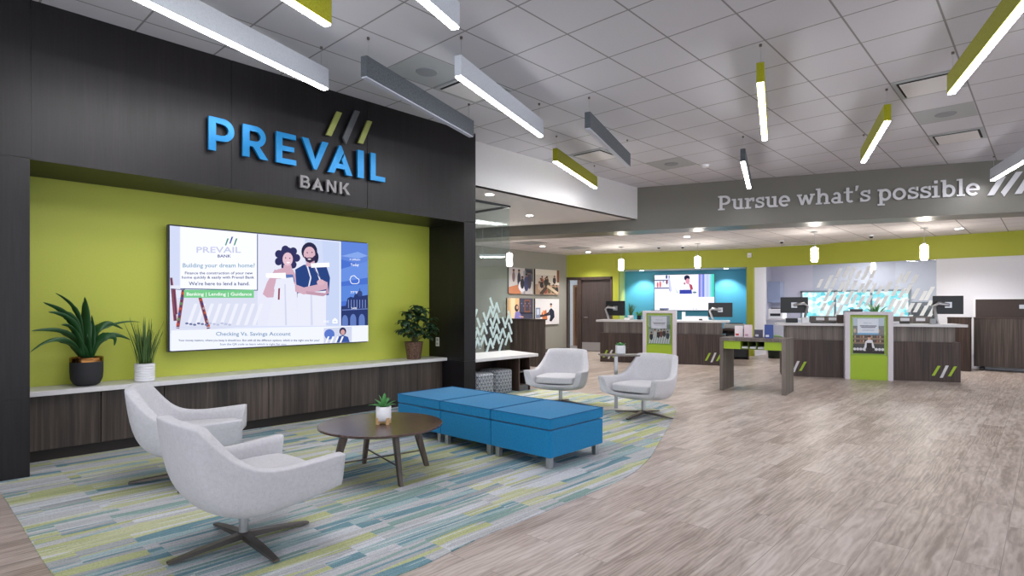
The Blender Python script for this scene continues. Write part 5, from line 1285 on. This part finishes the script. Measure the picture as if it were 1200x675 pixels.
for x, y, h, c, c2, lb in items:
    q = rot(x, y, math.radians(-84)); t = thing('leaflet_holder', lb, 'leaflet holder', (bt0[0]+q[0], bt0[1]+q[1], HT+.0005), math.radians(-70), 'leaflet holders on the brochure table')
    MB().add([(-.06, 0, 0), (.06, 0, 0), (.06, .03, h), (-.06, .03, h), (-.06, .07, 0), (.06, .07, 0), (.06, .06, h), (-.06, .06, h)], [(0, 1, 2, 3), (5, 4, 7, 6), (0, 4, 5, 1), (3, 2, 6, 7), (1, 5, 6, 2), (0, 3, 7, 4)]).build('holder', paint(c, .4, name='leaflet'), t)
    MB().add([(-.045, -.002, .03), (.01, -.002, .03), (.01, h*.22-.008, h*.7), (-.045, h*.22-.008, h*.7)], [(0, 1, 2, 3)]).build('leaflet', paint(c2, .4, name='leaflet'), t) if False else MB().box(-.045, -.004, .02, .0, .0, .05).build('leaflet', paint(c2, .4, name='leaflet'), t)

# ------------------------------------------------------------------ staff area seen between and behind the counters
fc0 = P(853, 414)
fc = thing('file_cabinet', 'low dark open shelf with baskets behind the left counter', 'shelf', (14.0, 5.95, 0), TA)
fcb = MB(); fcb.box(0, 0, 0, .03, .4, .74).box(.6, 0, 0, .63, .4, .74).box(0, 0, .7, .63, .4, .74).box(.03, 0, .35, .6, .4, .38).box(.03, .38, 0, .6, .4, .7)
fcb.build('frame', M['wood_dk'], fc)
MB().box(.05, .02, .50, .58, .34, .62).build('basket', M['black'], fc); MB().box(.05, .02, .381, .58, .36, .46).build('paper', paint((90, 130, 180), .6, name='blue_folders'), fc); MB().box(.05, .02, .05, .58, .36, .3).build('basket', M['black'], fc)
q = tl((14.0, 5.95), .05, .05, .7405)
t = thing('document_scanner', 'grey rounded scanner on the low shelf behind the left counter', 'scanner', q, TA)
MB().box(0, 0, 0, .5, .3, .12).build('body', M['tile_grey'], t, bevel=.03, seg=3); MB().box(.05, .05, .121, .45, .25, .14).build('lid', M['charcoal'], t, bevel=.008)
# cabinet, printer in the white room
kc = thing('kitchen_cabinet', 'grey upper cabinet on the wall of the white back room', 'cabinet', (19.62, 6.40, 1.42))
MB().box(.02, 0, 0, .379, .39, .68).build('body', paint((166, 176, 200), .5, name='cabinet_grey'), kc); MB().box(0, 0, 0, .019, .39, .68).build('door', paint((150, 162, 190), .5, name='cabinet_grey2'), kc)
bc = thing('back_counter', 'pale counter with printer in the white back room', 'counter', (18.2, 5.7, 0))
MB().box(0, 0, 0, 1.7, 1.05, .88).build('body', paint((196, 202, 214), .5, name='cabinet_white'), bc); MB().box(-.03, -.03, .881, 1.75, 1.06, .92).build('worktop', M['quartz'], bc)
pr = thing('printer', 'white printer on the counter of the white back room', 'printer', (18.3, 5.9, .9205)); MB().box(0, 0, 0, .4, .42, .3).build('body', M['white'], pr, bevel=.02); MB().box(-.004, .06, .08, -.0005, .36, .16).build('paper_slot', M['charcoal'], pr); MB().box(.06, .08, .3005, .34, .36, .33).build('lid', M['charcoal'], pr)
tr = thing('recycling_bin', 'dark green bin beside the lime wall corner', 'bin', (15.1, 5.05, 0)); MB().lathe([(.15, 0), (.19, .5), (.2, .52), (.18, .52), (.14, .05)], 24).build('body', paint((40, 52, 44), .5, name='bin'), tr, smooth=True); MB().lathe([(.19, .525), (.12, .57), (.02, .585)], 24).build('lid', paint((112, 150, 96), .5, name='bin_lid'), tr, smooth=True)
# dark furniture at the right
dc = thing('end_cabinet', 'dark wood end cabinet behind the right end of the right counter', 'cabinet', (14.55, 1.17, 0)); MB().box(0, 0, .0, .3, .36, 1.04).build('body', M['wood_dk'], dc); MB().box(-.005, -.005, 1.041, .305, .365, 1.07).build('top', M['wood_dk'], dc)
mc = thing('mobile_cabinet', 'long dark wood cabinet on black casters at the right edge', 'cabinet', (14.92, -1.6, 0))
MB().box(0, 0, .085, .36, 2.74, 1.045).build('body', M['wood'], mc); MB().box(-.006, -.006, 1.046, .366, 2.746, 1.065).build('top', M['wood_dk'], mc)
for (a, b) in ((.05, .12), (.31, .12), (.05, 2.62), (.31, 2.62)):
    MB().box(a-.02, b-.035, .0, a+.02, b+.035, .07).build('caster', M['black'], mc, bevel=.015)
wc = thing('wall_cabinet', 'flat dark brown locker with a lock in the white wall at the right edge', 'cabinet', (KX+.029, -1.4, .3))
MB().box(-.03, 0, 0, -.001, 2.54, 1.13).build('door', paint((58, 46, 42), .5, name='brown_laminate'), wc)
MB().box(-.04, -.02, 1.131, -.001, 2.58, 1.15).box(-.04, 2.541, 0, -.001, 2.58, 1.13).build('frame', M['white'], wc)
MB().box(-.045, 1.72, .94, -.031, 1.86, 1.02).build('lock', M['steel'], wc)

# ------------------------------------------------------------------ lighting
w = bpy.data.worlds.new('World'); sc.world = w; w.use_nodes = True
bg = w.node_tree.nodes['Background']; bg.inputs[0].default_value = (.86, .92, 1.0, 1); bg.inputs[1].default_value = 2.15
def area(name, loc, rot_, sx_, sy_, e, col=(1, 1, 1)):
    l = bpy.data.lights.new(name, 'AREA'); l.shape = 'RECTANGLE'; l.size = sx_; l.size_y = sy_; l.energy = e; l.color = col
    o = bpy.data.objects.new(name, l); C.objects.link(o); o.location = loc; o.rotation_euler = rot_
    return o
# ------------------------------------------------------------------ camera and colour
cam = bpy.data.cameras.new('camera'); co = bpy.data.objects.new('camera', cam); C.objects.link(co)
cam.sensor_width = 36; cam.sensor_fit = 'HORIZONTAL'; cam.lens = F/1200*36; cam.shift_y = 22.5/1200; cam.clip_start = .05
co.location = (0, 0, HH); co.rotation_euler = (PI/2, 0, TH-PI/2)
sc.camera = co
vs_ = sc.view_settings
sc.display_settings.display_device = 'sRGB'
vs_.view_transform = 'Standard'; vs_.look = 'None'; vs_.exposure = 0.12; vs_.gamma = 1.0; vs_.use_curve_mapping = False
try:
    sc.cycles.use_denoising = True; sc.cycles.denoiser = 'OPENIMAGEDENOISE'
    sc.cycles.max_bounces = 10; sc.cycles.diffuse_bounces = 5; sc.cycles.glossy_bounces = 4; sc.cycles.transparent_max_bounces = 16
    sc.cycles.sample_clamp_indirect = 8.0; sc.cycles.caustics_reflective = False; sc.cycles.caustics_refractive = False
except Exception: pass
